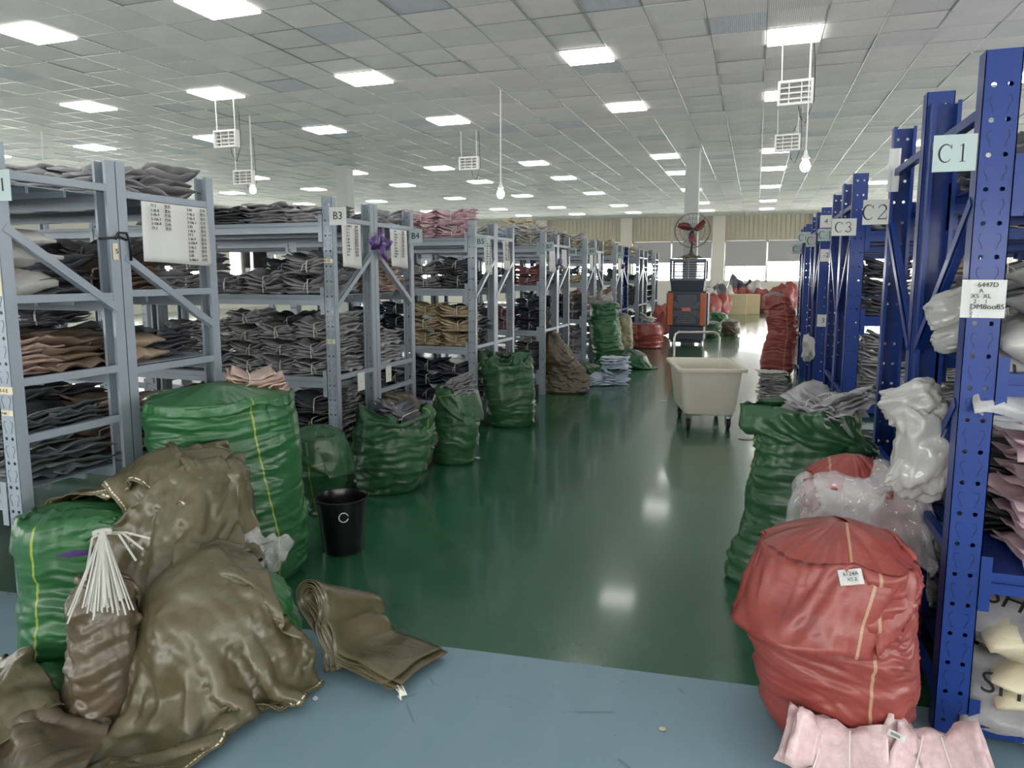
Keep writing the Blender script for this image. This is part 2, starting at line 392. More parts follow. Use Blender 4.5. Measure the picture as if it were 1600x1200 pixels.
def slot_mesh(h, wd):
    """keyhole slots punched between the holes: raised dark rims"""
    m = MB()
    sh = [(-.006, .018), (.004, .02), (.008, .008), (.007, -.002), (.0, -.012), (-.001, -.026), (-.006, -.026)]
    for k in range(int(h / .1) - 1):
        for s in (-1, 1):
            cx = s * wd * .22; cz = (k + 1) * .1
            pts = [(cx + s * a, cz + b) for a, b in sh]
            for a, b in zip(pts[:-1], pts[1:]):
                m.bar((a[0], -.0006, a[1]), (b[0], -.0006, b[1]), .0014, .001, up=(0, 1, 0))
    return m.mesh('slot_marks')
_meshes = {}
def cached(key, fn):
    if key not in _meshes: _meshes[key] = fn()
    return _meshes[key]
def slotted(o, m):
    o.material_slots[0].link = 'OBJECT'; o.material_slots[0].material = m
RACKS = {}
def rack(key, label, x, dx, y0, y1, h, levels, color, nb=3, bay=2.0, struts=(), braces=(), detail=2, panels=3, inner_y=None, wd=.076, dp=.05, group=None, ends='auto'):
    m = M[color]; md = M[color + 'dark'] if color + 'dark' in M else M['dark']
    t = empty('storage_rack', (x, y0, 0), 0, label, 'rack', group)
    D = y1 - y0
    pm_ = cached(('post', h, wd, dp), lambda: post_mesh(h, wd, dp, 'post'))
    sm_ = cached(('slot', h, wd), lambda: slot_mesh(h, wd))
    for k in range(nb + 1):
        px_ = dx * (k * bay + wd / 2)
        for yy, rz in ((0, 0), (D, math.pi)):
            p = link('post', pm_, m, t, (px_, yy, 0), (0, 0, rz))
            slotted(p, m)
            if detail >= 2 and k <= 1:
                q = link('slot_marks', sm_, md, p); slotted(q, md); q['kind'] = 'stuff'
        def cbar(name, ya, za, yb, zb, w_=.03, ox=0.0):
            b = MB(); b.bar((px_ - dx * (wd / 2 - .004 + ox), ya, za), (px_ - dx * (wd / 2 - .004 + ox), yb, zb), .0025, w_, up=(0, 0, 1) if abs(yb - ya) > .01 else (0, 1, 0))
            d = Vector((0, yb - ya, zb - za)).normalized(); nrm = Vector((0, -d.z, d.y)) * w_ / 2
            for s in (-1, 1):
                o_ = nrm * s
                b.bar((px_ - dx * (wd / 2 - .018), ya + o_.y, za + o_.z), (px_ - dx * (wd / 2 - .018), yb + o_.y, zb + o_.z), .026, .0025, up=nrm)
            return b.build(name, m, t)
        if k <= (1 if detail >= 1 else 0):
            for z in struts: cbar('strut', dp if True else 0, z, D - dp, z)
            for (za, zb) in braces: cbar('brace', dp * .5, za, D - dp * .5, zb, .034, .007)
    for lz in levels:
        for k in range(nb):
            xa, xb = dx * (k * bay + wd), dx * ((k + 1) * bay)
            xa, xb = min(xa, xb), max(xa, xb)
            for yy, s in ((0, 1), (D, -1)):
                if k > 0 and detail < 1 and s < 0: continue
                bm = MB(); y_ = yy
                def Y(a): return sorted((yy + s * a[0], yy + s * a[1]))
                bm.box(xa, xb, *Y((-.004, .03)), lz - .07, lz - .035).box(xa, xb, *Y((.006, .036)), lz - .035, lz - .022).box(xa, xb, *Y((-.004, .018)), lz - .022, lz)
                bm.box(xa - .001, xa + .03, *Y((-.006, -.0045)), lz - .13, lz + .05).box(xb - .03, xb + .001, *Y((-.006, -.0045)), lz - .13, lz + .05) if dx > 0 or True else None
                bm.build('beam', m, t)
            if k < 2 or detail >= 1:
                n_ = panels
                for q in range(n_):
                    ya = .02 + (D - .04) * q / n_; yb = .02 + (D - .04) * (q + 1) / n_ - .004
                    pb = MB().box(xa + .002, xb - .002, ya, yb, lz - .008, lz - .003)
                    pb.box(xa + .002, xb - .002, ya, ya + .003, lz - .035, lz - .008).box(xa + .002, xb - .002, yb - .003, yb, lz - .035, lz - .008)
                    pb.build('shelf_panel', m, t)
    RACKS[key] = dict(x=x, dx=dx, y0=y0, y1=y1, levels=levels, h=h, e=t)
    return t
LV = (1.84, 1.36, .80, .26)
RL = [  # key, x, y0, y1, label
    ('B1', -2.74, 1.955, 2.50, 'light grey steel rack nearest the camera on the left, card ending in 1', (1.86, 1.4, 1.07, .62), (1.88, 1.40, 1.07, .84), ((1.68, 1.34),)),
    ('B2', -2.74, 2.504, 3.11, 'light grey steel rack with the large handwritten list hung on its end', (1.86, 1.4, 1.07, .62), (1.86, 1.41, 1.05), ((1.58, 1.22),)),
    ('B3', -2.645, 4.08, 4.62, 'light grey steel rack signed B3, grey garment bundles on its shelves', LV, (1.86, .80, .3), ((1.28, 1.64),)),
    ('B4', -2.645, 4.624, 5.25, 'light grey steel rack signed B4, backing onto the rack signed B3', LV, (1.86, .80, .62), ((1.66, 1.26),)),
    ('B5', -2.51, 6.25, 6.82, 'light grey steel rack signed B5, pink bundles on its top', LV, (1.86, .80), ((1.28, 1.64),)),
    ('B6', -2.51, 6.824, 7.40, 'light grey steel rack backing onto the rack signed B5', LV, (1.86, .80), ((1.28, 1.64),)),
    ('B7', -2.45, 8.40, 9.0, 'light grey steel rack signed 7, mauve bundles on an upper shelf', LV, (1.86, .80), ((1.28, 1.64),)),
    ('B8', -2.45, 9.004, 9.62, 'light grey steel rack signed 8, behind the rack signed 7', LV, (1.86, .80), ((1.28, 1.64),)),
    ('B9', -2.47, 10.75, 11.35, 'light grey steel rack beside the tall green sack, white garments heaped on top', LV, (1.86, .80), ((1.28, 1.64),)),
    ('B10', -2.47, 11.41, 12.0, 'light grey steel rack just beyond the tall green sack', LV, (1.86, .80), ((1.64, 1.28),)),
    ('B11', -2.47, 13.2, 13.8, 'light grey steel rack in front of the single blue rack on the left', LV, (1.86, .80), ((1.28, 1.64),)),
    ('B12', -2.47, 13.86, 14.5, 'single blue steel rack among the grey racks on the left', LV, (1.86, .80), ((1.64, 1.28),)),
    ('B13', -2.47, 15.9, 16.5, 'light grey steel rack directly beyond the blue rack on the left', LV, (1.86, .80), ((1.28, 1.64),)),
    ('B14', -2.47, 16.56, 17.2, 'light grey steel rack left of the air cooler, second before the last', LV, (1.86, .80), ((1.64, 1.28),)),
    ('B15', -2.47, 18.6, 19.2, 'light grey steel rack at the far end of the left row', LV, (1.86, .80), ((1.28, 1.64),)),
]
for i, (k, x, y0, y1, lab, lv, st, br) in enumerate(RL):
    far = y0 > 8
    rack(k, lab, x, -1, y0, y1, 2.0 if y0 < 10 else 2.04, lv, 'blue' if k == 'B12' else 'steel', nb=3 if y0 < 8 else 2, struts=st, braces=br, detail=2 if y0 < 6 else 1 if y0 < 8 else 0, panels=3 if y0 < 8 else 1)
LC = (1.80, 1.20, .57, .09)
RR = [
    ('C1', .61, 2.50, 3.22, 'blue steel rack nearest the camera on the right, signed C1', ((1.72, 1.2), (1.1, .5))),
    ('Cb', .60, 3.224, 3.98, 'blue steel rack signed C2, behind the rack signed C1', ((1.2, 1.75),)),
    ('C3', .62, 5.60, 6.25, 'blue steel rack signed C3, tan bundles on its middle shelf', ((1.72, 1.2),)),
    ('Cd', .62, 6.254, 7.05, 'blue steel rack directly behind the rack signed C3', ((1.2, 1.75),)),
    ('C5', .63, 8.3, 8.95, 'blue steel rack signed C4 with small numbered cards down its post', ((1.72, 1.2),)),
    ('Cf', .63, 9.03, 9.7, 'blue steel rack signed C5, behind the one with numbered cards', ((1.2, 1.75),)),
    ('C7', .64, 11.0, 11.6, 'blue steel rack signed C6 beside the tall red sack', ((1.72, 1.2),)),
    ('Ch', .64, 11.7, 12.3, 'farthest blue steel rack on the right, signed C7', ((1.2, 1.75),)),
]
for k, x, y0, y1, lab, br in RR:
    rack(k, lab, x, 1, y0, y1, 2.15 if y0 < 3 else 2.2, LC, 'blue', nb=3, bay=2.2, struts=(1.98, .62, .12), braces=br, detail=2 if y0 < 5 else 1 if y0 < 7 else 0, wd=.096, dp=.065, panels=3 if y0 < 5 else 1)
# ---------------------------------------------------------------- cloth solver (position based)
def pbd(X, wrap=False, pin=None, steps=90, iters=10, collide=None, bend=.35, shear=.5, g=(0, 0, -9.8), damp=.985, rest=None, dt=.016, stretch=1.0):
    R0 = X if rest is None else rest
    nv, nu, _ = X.shape
    Wt = np.ones((nv, nu, 1)) if pin is None else (1.0 - pin)[..., None]
    cons = []
    def addc(ia, ib, k):
        a, b = ia, ib
        L = np.linalg.norm(R0[b] - R0[a], axis=-1, keepdims=True)
        wa, wb = Wt[a], Wt[b]; s = wa + wb; s[s == 0] = 1
        cons.append((a, b, L, k * wa / s, k * wb / s))
    I, J = np.meshgrid(np.arange(nv), np.arange(nu), indexing='ij')
    def fam(di, dj, k):
        i1, j1 = I + di, J + dj
        ok = (i1 < nv) & (i1 >= 0)
        if wrap: j1 = j1 % nu
        else: ok &= (j1 < nu) & (j1 >= 0)
        # colour so that no point is used twice in a batch
        if di and not dj: col = (I // di) % 2
        elif dj and not di: col = (J // dj) % 2
        else: col = I % 2 if di == 1 else (I // 2) % 2
        for c in (0, 1):
            m = ok & (col == c)
            addc((I[m], J[m]), (i1[m], j1[m]), k)
    fam(0, 1, stretch); fam(1, 0, stretch); fam(1, 1, shear); fam(1, -1, shear); fam(0, 2, bend); fam(2, 0, bend)
    P = X.copy(); V = np.zeros_like(P); G = np.array(g, float); home = X.copy()
    for st in range(steps):
        V += G * dt; V *= damp
        Q = P + V * dt * Wt
        for it in range(iters):
            for a, b, L, ka, kb in cons:
                d = Q[b] - Q[a]; l = np.sqrt((d * d).sum(-1, keepdims=True)) + 1e-9
                c = d * ((l - L) / l)
                Q[a] += c * ka; Q[b] -= c * kb
            if collide is not None and (it % 3 == 2 or it == iters - 1): Q = collide(Q, P)
            if pin is not None: Q = np.where(Wt == 0, home, Q)
        V = (Q - P) / dt; sp = np.linalg.norm(V, axis=-1, keepdims=True); V *= np.minimum(1, 2.5 / (sp + 1e-9)); P = Q
    return P
# height field of what lies on the floor near the camera, for cloth to rest on
HX0, HY0, HC = -3.4, .7, .015
HN = (200, 200)
HF = np.zeros(HN)
def hf_blur(h, n=2):
    for _ in range(n):
        p = np.pad(h, 1, mode='edge')
        h = (p[:-2, 1:-1] + p[2:, 1:-1] + p[1:-1, :-2] + p[1:-1, 2:] + 2 * p[1:-1, 1:-1]) / 6
    return h
def hf_add(pts):
    global HF
    p = pts.reshape(-1, 3); i = np.floor((p[:, 0] - HX0) / HC).astype(int); j = np.floor((p[:, 1] - HY0) / HC).astype(int)
    ok = (i >= 0) & (j >= 0) & (i < HN[0]) & (j < HN[1]); T = np.zeros(HN); np.maximum.at(T, (i[ok], j[ok]), p[ok, 2])
    q = np.pad(T, 1); D = np.max([q[a:a + HN[0], b:b + HN[1]] for a in range(3) for b in range(3)], axis=0)
    T = np.where(T > 0, T, D * .98); HF = np.maximum(HF, T)
def hf_collider(th=.006, fr=.85):
    h = hf_blur(HF, 3); gx = np.gradient(h, HC, axis=0); gy = np.gradient(h, HC, axis=1)
    def f(Q, P):
        i = np.clip(((Q[..., 0] - HX0) / HC).astype(int), 0, HN[0] - 1); j = np.clip(((Q[..., 1] - HY0) / HC).astype(int), 0, HN[1] - 1)
        hh = h[i, j] + th; pen = hh - Q[..., 2]; m = pen > 0
        a, b = gx[i, j], gy[i, j]; s = np.sqrt(1 + a * a + b * b)
        k = np.where(m, np.minimum(pen / s, .03), 0)[..., None] / s[..., None]
        N = np.stack([-a, -b, np.ones_like(a)], -1)
        Q2 = Q + N * k
        Q2[..., :2] = np.where(m[..., None], P[..., :2] * fr + Q2[..., :2] * (1 - fr), Q2[..., :2])
        Q2[..., 2] = np.maximum(Q2[..., 2], .004)
        return Q2
    return f
def snoise(x, y, z, seed, n=7, warp=.6):
    r = np.random.RandomState(seed); o = np.zeros(np.broadcast(x, y, z).shape)
    wx = warp * np.sin(1.3 * x + 2.1 * y + r.rand() * 6) ; wy = warp * np.sin(1.7 * y - 1.1 * z + r.rand() * 6)
    for k in range(n):
        d = r.randn(3); d /= np.linalg.norm(d); f = r.uniform(.7, 1.9)
        o = o + np.sin(f * (d[0] * (x + wy) + d[1] * (y + wx) + d[2] * (z + wx)) * 2.2 + r.rand() * 6.28)
    return o / n ** .5
def crumple(U, V, seed, lams=(.24, .16, .11, .075, .05, .034), slope=.10, ang=None, cover=.0):
    """sharp local creases: masked triangle waves in random directions, heights in metres"""
    r = np.random.RandomState(seed); o = np.zeros(np.broadcast(U, V).shape)
    for k, l in enumerate(lams):
        for q in range(3):
            a = r.rand() * math.pi if ang is None else ang[0] + r.randn() * ang[1]
            w = U * math.cos(a) + V * math.sin(a) + .25 * l * np.sin((U * math.sin(a + .5) - V * math.cos(a + .5)) / l * 1.1 + r.rand() * 6)
            t = np.abs((w / l + r.rand()) % 1 - .5) * 2
            m = np.clip(.5 + .9 * np.sin(U / l * r.uniform(.5, 1.1) + r.rand() * 6) * np.sin(V / l * r.uniform(.5, 1.1) + r.rand() * 6) + cover, 0, 1)
            o += (t - .5) * m * l * slope
    return o
def upsample(X, k=2):
    def up(A):
        n = len(A); t = np.linspace(0, n - 1, (n - 1) * k + 1); i = np.minimum(t.astype(int), n - 2); f = (t - i).reshape(-1, *([1] * (A.ndim - 1)))
        P0, P1, P2, P3 = A[np.maximum(i - 1, 0)], A[i], A[i + 1], A[np.minimum(i + 2, n - 1)]
        return .5 * (2 * P1 + (P2 - P0) * f + (2 * P0 - 5 * P1 + 4 * P2 - P3) * f ** 2 + (3 * P1 - P0 - 3 * P2 + P3) * f ** 3)
    return np.swapaxes(up(np.swapaxes(up(X), 0, 1)), 0, 1)
def ridged(x, y, z, seed): return 1 - np.abs(snoise(x, y, z, seed, 6, .9)) * 1.3
# ---------------------------------------------------------------- woven sack material: weave, micro creases, printed stripes (by UV in metres)
def sack_mat(name, col, stripe=None, period=.62, hem=None, rough=.4, spec=.5, var=.12, off=.2, crumple=.5):
    m = mat(name, col, rough, var=var, vscale=5, spec=spec, rvar=.08)
    nt = m.node_tree; b = nt.nodes['Principled BSDF']; uv = nt.nodes.new('ShaderNodeUVMap'); uv.uv_map = 'UVMap'
    src = b.inputs['Base Color'].links[0].from_socket; b.inputs['Coat Weight'].default_value = .22; b.inputs['Coat Roughness'].default_value = .3
    sx = nt.nodes.new('ShaderNodeSeparateXYZ'); nt.links.new(uv.outputs[0], sx.inputs[0])
    def M2(op, a, bb, cc=None):
        n = nt.nodes.new('ShaderNodeMath'); n.operation = op
        for k, q in enumerate((a, bb, cc)):
            if q is None: continue
            if isinstance(q, (int, float)): n.inputs[k].default_value = q
            else: nt.links.new(q, n.inputs[k])
        return n.outputs[0]
    if stripe:
        a = M2('ADD', sx.outputs[0], off + 10 * period); a = M2('MODULO', a, period); a = M2('LESS_THAN', a, .0075)
        mx = nt.nodes.new('ShaderNodeMix'); mx.data_type = 'RGBA'; mx.inputs[7].default_value = srgb(*stripe)
        s = M2('MULTIPLY', a, .62); nt.links.new(s, mx.inputs[0]); nt.links.new(src, mx.inputs[6]); src = mx.outputs[2]
    if hem:
        a = M2('SUBTRACT', sx.outputs[1], .014); a = M2('ABSOLUTE', a, 0); a = M2('LESS_THAN', a, .0022)
        st = M2('MODULO', sx.outputs[0], .016); st = M2('LESS_THAN', st, .012); a = M2('MULTIPLY', a, st)
        mx = nt.nodes.new('ShaderNodeMix'); mx.data_type = 'RGBA'; mx.inputs[7].default_value = srgb(*hem)
        nt.links.new(a, mx.inputs[0]); nt.links.new(src, mx.inputs[6]); src = mx.outputs[2]
    # weave tone
    mp = nt.nodes.new('ShaderNodeMapping'); mp.inputs['Scale'].default_value = (30, 260, 1); nt.links.new(uv.outputs[0], mp.inputs[0])
    wn = nt.nodes.new('ShaderNodeTexNoise'); wn.inputs['Scale'].default_value = 1; wn.inputs['Detail'].default_value = 3; nt.links.new(mp.outputs[0], wn.inputs[0])
    mr = nt.nodes.new('ShaderNodeMapRange'); mr.inputs[1].default_value = .3; mr.inputs[2].default_value = .7; mr.inputs[3].default_value = .86; mr.inputs[4].default_value = 1.12; nt.links.new(wn.outputs[0], mr.inputs[0])
    mu = nt.nodes.new('ShaderNodeMix'); mu.data_type = 'RGBA'; mu.blend_type = 'MULTIPLY'; mu.inputs[0].default_value = 1
    nt.links.new(src, mu.inputs[6]); nt.links.new(mr.outputs[0], mu.inputs[7]); nt.links.new(mu.outputs[2], b.inputs['Base Color'])
    # bumps: weave + crinkles
    bp1 = nt.nodes.new('ShaderNodeBump'); bp1.inputs['Strength'].default_value = .25; bp1.inputs['Distance'].default_value = .0012; nt.links.new(wn.outputs[0], bp1.inputs['Height'])
    mp2 = nt.nodes.new('ShaderNodeMapping'); mp2.inputs['Scale'].default_value = (9, 26, 1); nt.links.new(uv.outputs[0], mp2.inputs[0])
    cr = nt.nodes.new('ShaderNodeTexNoise'); cr.noise_type = 'RIDGED_MULTIFRACTAL'; cr.inputs['Scale'].default_value = 1; cr.inputs['Detail'].default_value = 4; cr.inputs['Distortion'].default_value = .6; nt.links.new(mp2.outputs[0], cr.inputs[0])
    bp2 = nt.nodes.new('ShaderNodeBump'); bp2.inputs['Strength'].default_value = .38; bp2.inputs['Distance'].default_value = .006
    nt.links.new(cr.outputs[0], bp2.inputs['Height']); nt.links.new(bp1.outputs[0], bp2.inputs['Normal']); mp3 = nt.nodes.new('ShaderNodeMapping'); mp3.inputs['Scale'].default_value = (7, 9, 1); nt.links.new(uv.outputs[0], mp3.inputs[0])
    dn = nt.nodes.new('ShaderNodeTexNoise'); dn.inputs['Scale'].default_value = .7; nt.links.new(mp3.outputs[0], dn.inputs[0])
    mxv = nt.nodes.new('ShaderNodeMix'); mxv.data_type = 'VECTOR'; mxv.inputs[0].default_value = .35; nt.links.new(mp3.outputs[0], mxv.inputs[4]); nt.links.new(dn.outputs[1], mxv.inputs[5])
    vr = nt.nodes.new('ShaderNodeTexVoronoi'); vr.feature = 'F1'; vr.inputs['Scale'].default_value = 1; vr.inputs['Randomness'].default_value = 1; nt.links.new(mxv.outputs[1], vr.inputs[0])
    bp3 = nt.nodes.new('ShaderNodeBump'); bp3.inputs['Strength'].default_value = crumple; bp3.inputs['Distance'].default_value = .03
    nt.links.new(vr.outputs['Distance'], bp3.inputs['Height']); nt.links.new(bp2.outputs[0], bp3.inputs['Normal']); nt.links.new(bp3.outputs[0], b.inputs['Normal'])
    return m
M['sg'] = sack_mat('green_woven_plastic', (44, 98, 56), (176, 186, 60))
M['sg2'] = sack_mat('dark_green_woven_plastic', (40, 82, 50), (150, 160, 70))
M['sr'] = sack_mat('red_woven_plastic', (146, 66, 60), (196, 168, 132), .5)
M['so'] = sack_mat('olive_woven_plastic', (90, 83, 60), None, hem=(222, 214, 188), rough=.33, crumple=.35)
M['sob'] = sack_mat('brown_olive_woven_plastic', (88, 77, 60), None, rough=.36, crumple=.4)
M['sj'] = sack_mat('beige_woven_plastic', (156, 148, 118), None, rough=.45)
def set_uv(me, U, V):
    uvl = me.uv_layers.new(name='UVMap'); n = len(me.loops); vi = np.empty(n, np.int32); me.loops.foreach_get('vertex_index', vi)
    d = np.stack([U.ravel()[vi], V.ravel()[vi]], 1); uvl.data.foreach_set('uv', d.ravel().astype(np.float32))
def sack(label, P, rows, m, dr=.8, lean=0.0, ne=2.6, seed=1, collar=.25, wind=(0, 0), flare=.0, steps=60, dome=.06, rough_amp=1.35, nu=112, hf=False, group=None, bend=.35, stand=0.0, rim=True, name='woven_sack', yaw=0.0, tuck=.06, upright=1.0, fill=True, nz=None):
    """rows: (v, uL, uR) silhouette heights top to bottom, carried to the upright plane through P; solid body then a loose collar"""
    P = np.array([P[0], P[1], 0.0]); n = P / np.linalg.norm(P); r = np.array([n[1], -n[0], 0.0])
    zs, cs, as_ = [], [], []
    for (v, ul, ur) in rows:
        A, B = atplane(ul, v, P, n), atplane(ur, v, P, n)
        sa, sb = np.dot(A - P, r), np.dot(B - P, r); zs.append((A[2] + B[2]) / 2); cs.append((sa + sb) / 2); as_.append((sb - sa) / 2)
    o = np.argsort(zs); zs, cs, as_ = np.array(zs)[o], np.array(cs)[o], np.array(as_)[o]
    zt = zs[-1]; NZ = nz or max(24, int(zt / (.0062 if nu > 120 else .009))); t = np.linspace(0, 1, NZ); z = t * zt
    c = np.interp(z, zs, cs); a = np.interp(z, zs, as_)
    for _ in range(3):
        c[1:-1] = (c[:-2] + 2 * c[1:-1] + c[2:]) / 4; a[1:-1] = (a[:-2] + 2 * a[1:-1] + a[2:]) / 4
    tk = 1 - tuck * 2.2 * np.exp(-z / .025); a = a * tk
    th = np.arange(nu) / nu * 2 * math.pi + math.pi / 2   # seam of the mesh at the back
    ct, st = np.cos(th), np.sin(th); q = (np.abs(ct) ** ne + np.abs(st) ** ne) ** (-1 / ne)
    if yaw:
        ct2, st2 = np.cos(th - yaw), np.sin(th - yaw); q = (np.abs(ct2) ** ne + np.abs(st2) ** ne) ** (-1 / ne)
    amax = a.max(); bb = dr * amax * (.35 + .65 * a / amax)
    lx = (ct * q)[None, :] * a[:, None]; ly = (st * q)[None, :] * bb[:, None]
    # displacement: bulges, horizontal wrinkles, crossing creases
    S = rough_amp
    TH = th[None, :]; Z = z[:, None]; cx, sx = np.cos(TH), np.sin(TH)
    big = snoise(cx * 1.1, sx * 1.1, Z * 4.0, seed, 6) * .012
    wr = ridged(cx * 1.5 + Z * 1.2, sx * 1.5, Z * 22, seed + 1) ** 2 * .010 * np.sign(1)
    wr2 = ridged(cx * 2.6, sx * 2.6 + Z * 4, Z * 44, seed + 2) * .0045
    vc = ridged(cx * 7, sx * 7, Z * 3, seed + 3) * .007 * np.exp(-(zt - Z) / .12)
    mod = .55 + .45 * snoise(cx * 1.2, sx * 1.2, Z * 3, seed + 9)
    UU = th[None, :] * (a.max() + bb.max()) / 2 + 0 * Z; VV = Z + .025 * np.sin(TH * 2 + seed) + 0 * TH
    cr_ = crumple(UU * .38, VV, seed + 13, (.12, .08, .05, .03), .065, (math.pi / 2, .10), -.1) + crumple(UU, VV, seed + 14, (.2, .12, .07), .035, None, -.15)
    fadeu = np.minimum(1, np.minimum(th - th[0], th[-1] - th + .05) / .25)[None, :] * .999 + .001
    disp = S * (big + (wr * .8 + wr2 * .6) * np.clip(mod, .15, 1.3) + vc + cr_ * fadeu * np.clip(mod + .35, .3, 1.3)); disp *= np.minimum(1, Z / .03 + .15)
    lx += disp * ct[None, :]; ly += disp * st[None, :]
    fold = snoise(cx * 2, sx * 2, Z * 7, seed + 5) * .006 * S
    ln = lean * (z / max(zt, .01)) ** 1.2
    # local -> world: r = right, n = away from camera
    def W(lx_, ly_, z_): return P[None, None] + lx_[..., None] * r + ly_[..., None] * n + z_[..., None] * np.array([0, 0, 1.0])
    zz = np.broadcast_to(Z, lx.shape) + fold * np.minimum(1, Z / .1); zz = np.maximum(zz, 0.002)
    body = W(lx + c[:, None], ly + ln[:, None], zz)
    per = np.concatenate([[0], np.cumsum(np.full(nu - 1, 2 * math.pi / nu))]) * (a.max() + bb.max()) / 2
    Us = np.broadcast_to(per[None, :], lx.shape); Vs = np.broadcast_to(Z, lx.shape)
    allX, allU, allV = [body], [Us], [Vs + .03]
    ztop = body[-1, :, 2].mean(); c0 = np.array([c[-1], ln[-1]]); a0, b0 = a[-1], bb[-1]
    if collar > 0:
        nc = max(6, int(collar / .016)); k = np.arange(1, nc + 1) / nc
        rr = np.random.RandomState(seed + 77)
        ph = rr.rand(4) * 6.28
        fl = 1 + flare * k[:, None] + .05 * k[:, None] * (np.sin(3 * TH + ph[0]) + np.sin(5 * TH + ph[1]) + .7 * np.sin(9 * TH + ph[2]) + .6 * np.sin(14 * TH + ph[3]))
        cl = W(lx[-1][None] * fl + c0[0], ly[-1][None] * fl + c0[1], ztop + k[:, None] * collar * (1 + .0 * TH))
        cl += rr.randn(*cl.shape) * .0015
        X = np.concatenate([body[-1:], cl], 0); pin = np.zeros(X.shape[:2]); pin[0] = 1
        # the cloth keeps the sack's girth all the way up
        REST = np.concatenate([body[-1:], W(lx[-1][None] * (1 + 0 * k[:, None]) + c0[0], ly[-1][None] * (1 + 0 * k[:, None]) + c0[1], ztop + k[:, None] * collar + 0 * TH)], 0)
        def col(Q, Pp):
            d = Q - P; s = d @ r - c0[0]; w_ = d @ n - c0[1]; zq = Q[..., 2]
            rho = (np.abs(s / a0) ** 2.4 + np.abs(w_ / b0) ** 2.4) ** (1 / 2.4) + 1e-6
            hd = ztop + dome * (1 - rho ** 2)
            inside = rho < 1.0
            up = inside & (zq < hd) & (zq > ztop - .04)
            Q2 = Q.copy(); Q2[..., 2] = np.where(up, hd, Q2[..., 2])
            # outer side of the body
            zi = np.clip((zq / zt * (NZ - 1)).astype(int), 0, NZ - 1)
            s2 = d @ r - c[zi]; w2 = d @ n - ln[zi]; aa, b_ = a[zi] + .014, bb[zi] + .014
            rho2 = (np.abs(s2 / aa) ** ne + np.abs(w2 / b_) ** ne) ** (1 / ne) + 1e-6
            side = (rho2 < 1) & (zq <= ztop - .005) & ~up
            f = np.where(side, 1 / rho2, 1)[..., None] - 1; f = np.minimum(f, .25)
            Q2 = Q2 + (s2[..., None] * r + w2[..., None] * n) * f
            m_ = (up | side)[..., None]
            Q2[..., :2] = np.where(m_, Pp[..., :2] * .6 + Q2[..., :2] * .4, Q2[..., :2])
            Q2[..., 2] = np.maximum(Q2[..., 2], .006)
            return Q2
        gv = wind[0] * r + wind[1] * n + np.array([0, 0, -9.8 * upright])
        R_ = pbd(X, True, pin, steps, 9, col, bend=bend, g=gv, rest=REST)
        gu = np.roll(R_, -1, 1) - np.roll(R_, 1, 1); gv = np.gradient(R_, axis=0); N_ = np.cross(gu, gv); N_ /= np.linalg.norm(N_, axis=-1, keepdims=True) + 1e-9
        kz = np.concatenate([[0], k * collar])[:, None]; R_ = R_ + N_ * (crumple(per[None] + 0 * kz, kz + 0 * per[None], seed + 15, (.16, .1, .07, .045), .05, None, -.1) * np.minimum(1, kz / .05) * fadeu)[..., None]
        allX.append(R_[1:]); allU.append(np.broadcast_to(per[None], R_[1:].shape[:2])); allV.append(np.broadcast_to((zt + k[:, None] * collar), R_[1:].shape[:2]) + .03)
        # hem folded under (gives the rim thickness)
    X = np.concatenate(allX, 0); U = np.concatenate(allU, 0); V = np.concatenate(allV, 0)
    me = gridmesh(name, X, True)
    set_uv(me, U, V)
    o = link(name, me, m, smooth=True)
    # base and, inside the collar, the filled top
    cap = [body[0]]; q0 = body[0].mean(0)
    kk = 6; lid = [body[-1] * (1 - i / kk) + (np.array([*(P + c0[0] * r + c0[1] * n)[:2], ztop])) * (i / kk) + np.array([0, 0, dome * (1 - (1 - i / kk) ** 2) - .004]) for i in range(0, kk)]
    bmx = bmesh.new(); bmx.from_mesh(me); bmx.verts.ensure_lookup_table()
    bmx.faces.new([bmx.verts[i] for i in range(nu)][::-1]); bmx.to_mesh(me); bmx.free()
    tag(o, label, 'sack', group)
    so = o.modifiers.new('thickness', 'SOLIDIFY') if collar > 0 else None
    if so: so.thickness = .0025; so.offset = 0
    L = np.array(lid); L = np.concatenate([L, L[-1:] * 0 + L[-1].mean(0)], 0)
    L[..., 2] += snoise(L[..., 0] * 9, L[..., 1] * 9, L[..., 2], seed + 4) * .012 * np.linspace(0, 1, len(L))[:, None]; L[0, :, 2] += .004
    if fill:
        lm = gridmesh('sack_filling', L, True); set_uv(lm, L[..., 0], L[..., 1] + .05); f = link('sack_filling', lm, m if collar == 0 or fill == 'closed' else M['fill'], o, smooth=True)
    if hf: hf_add(X); hf_add(L)
    o['_top'] = [float(q) for q in (P + c0[0] * r + c0[1] * n + np.array([0, 0, ztop + dome]))]
    return o
M['fill'] = mat('grey_plastic_garment_bags', (120, 120, 124), .35, .0, (30, .6, .01), .3, 12, coat=.2)
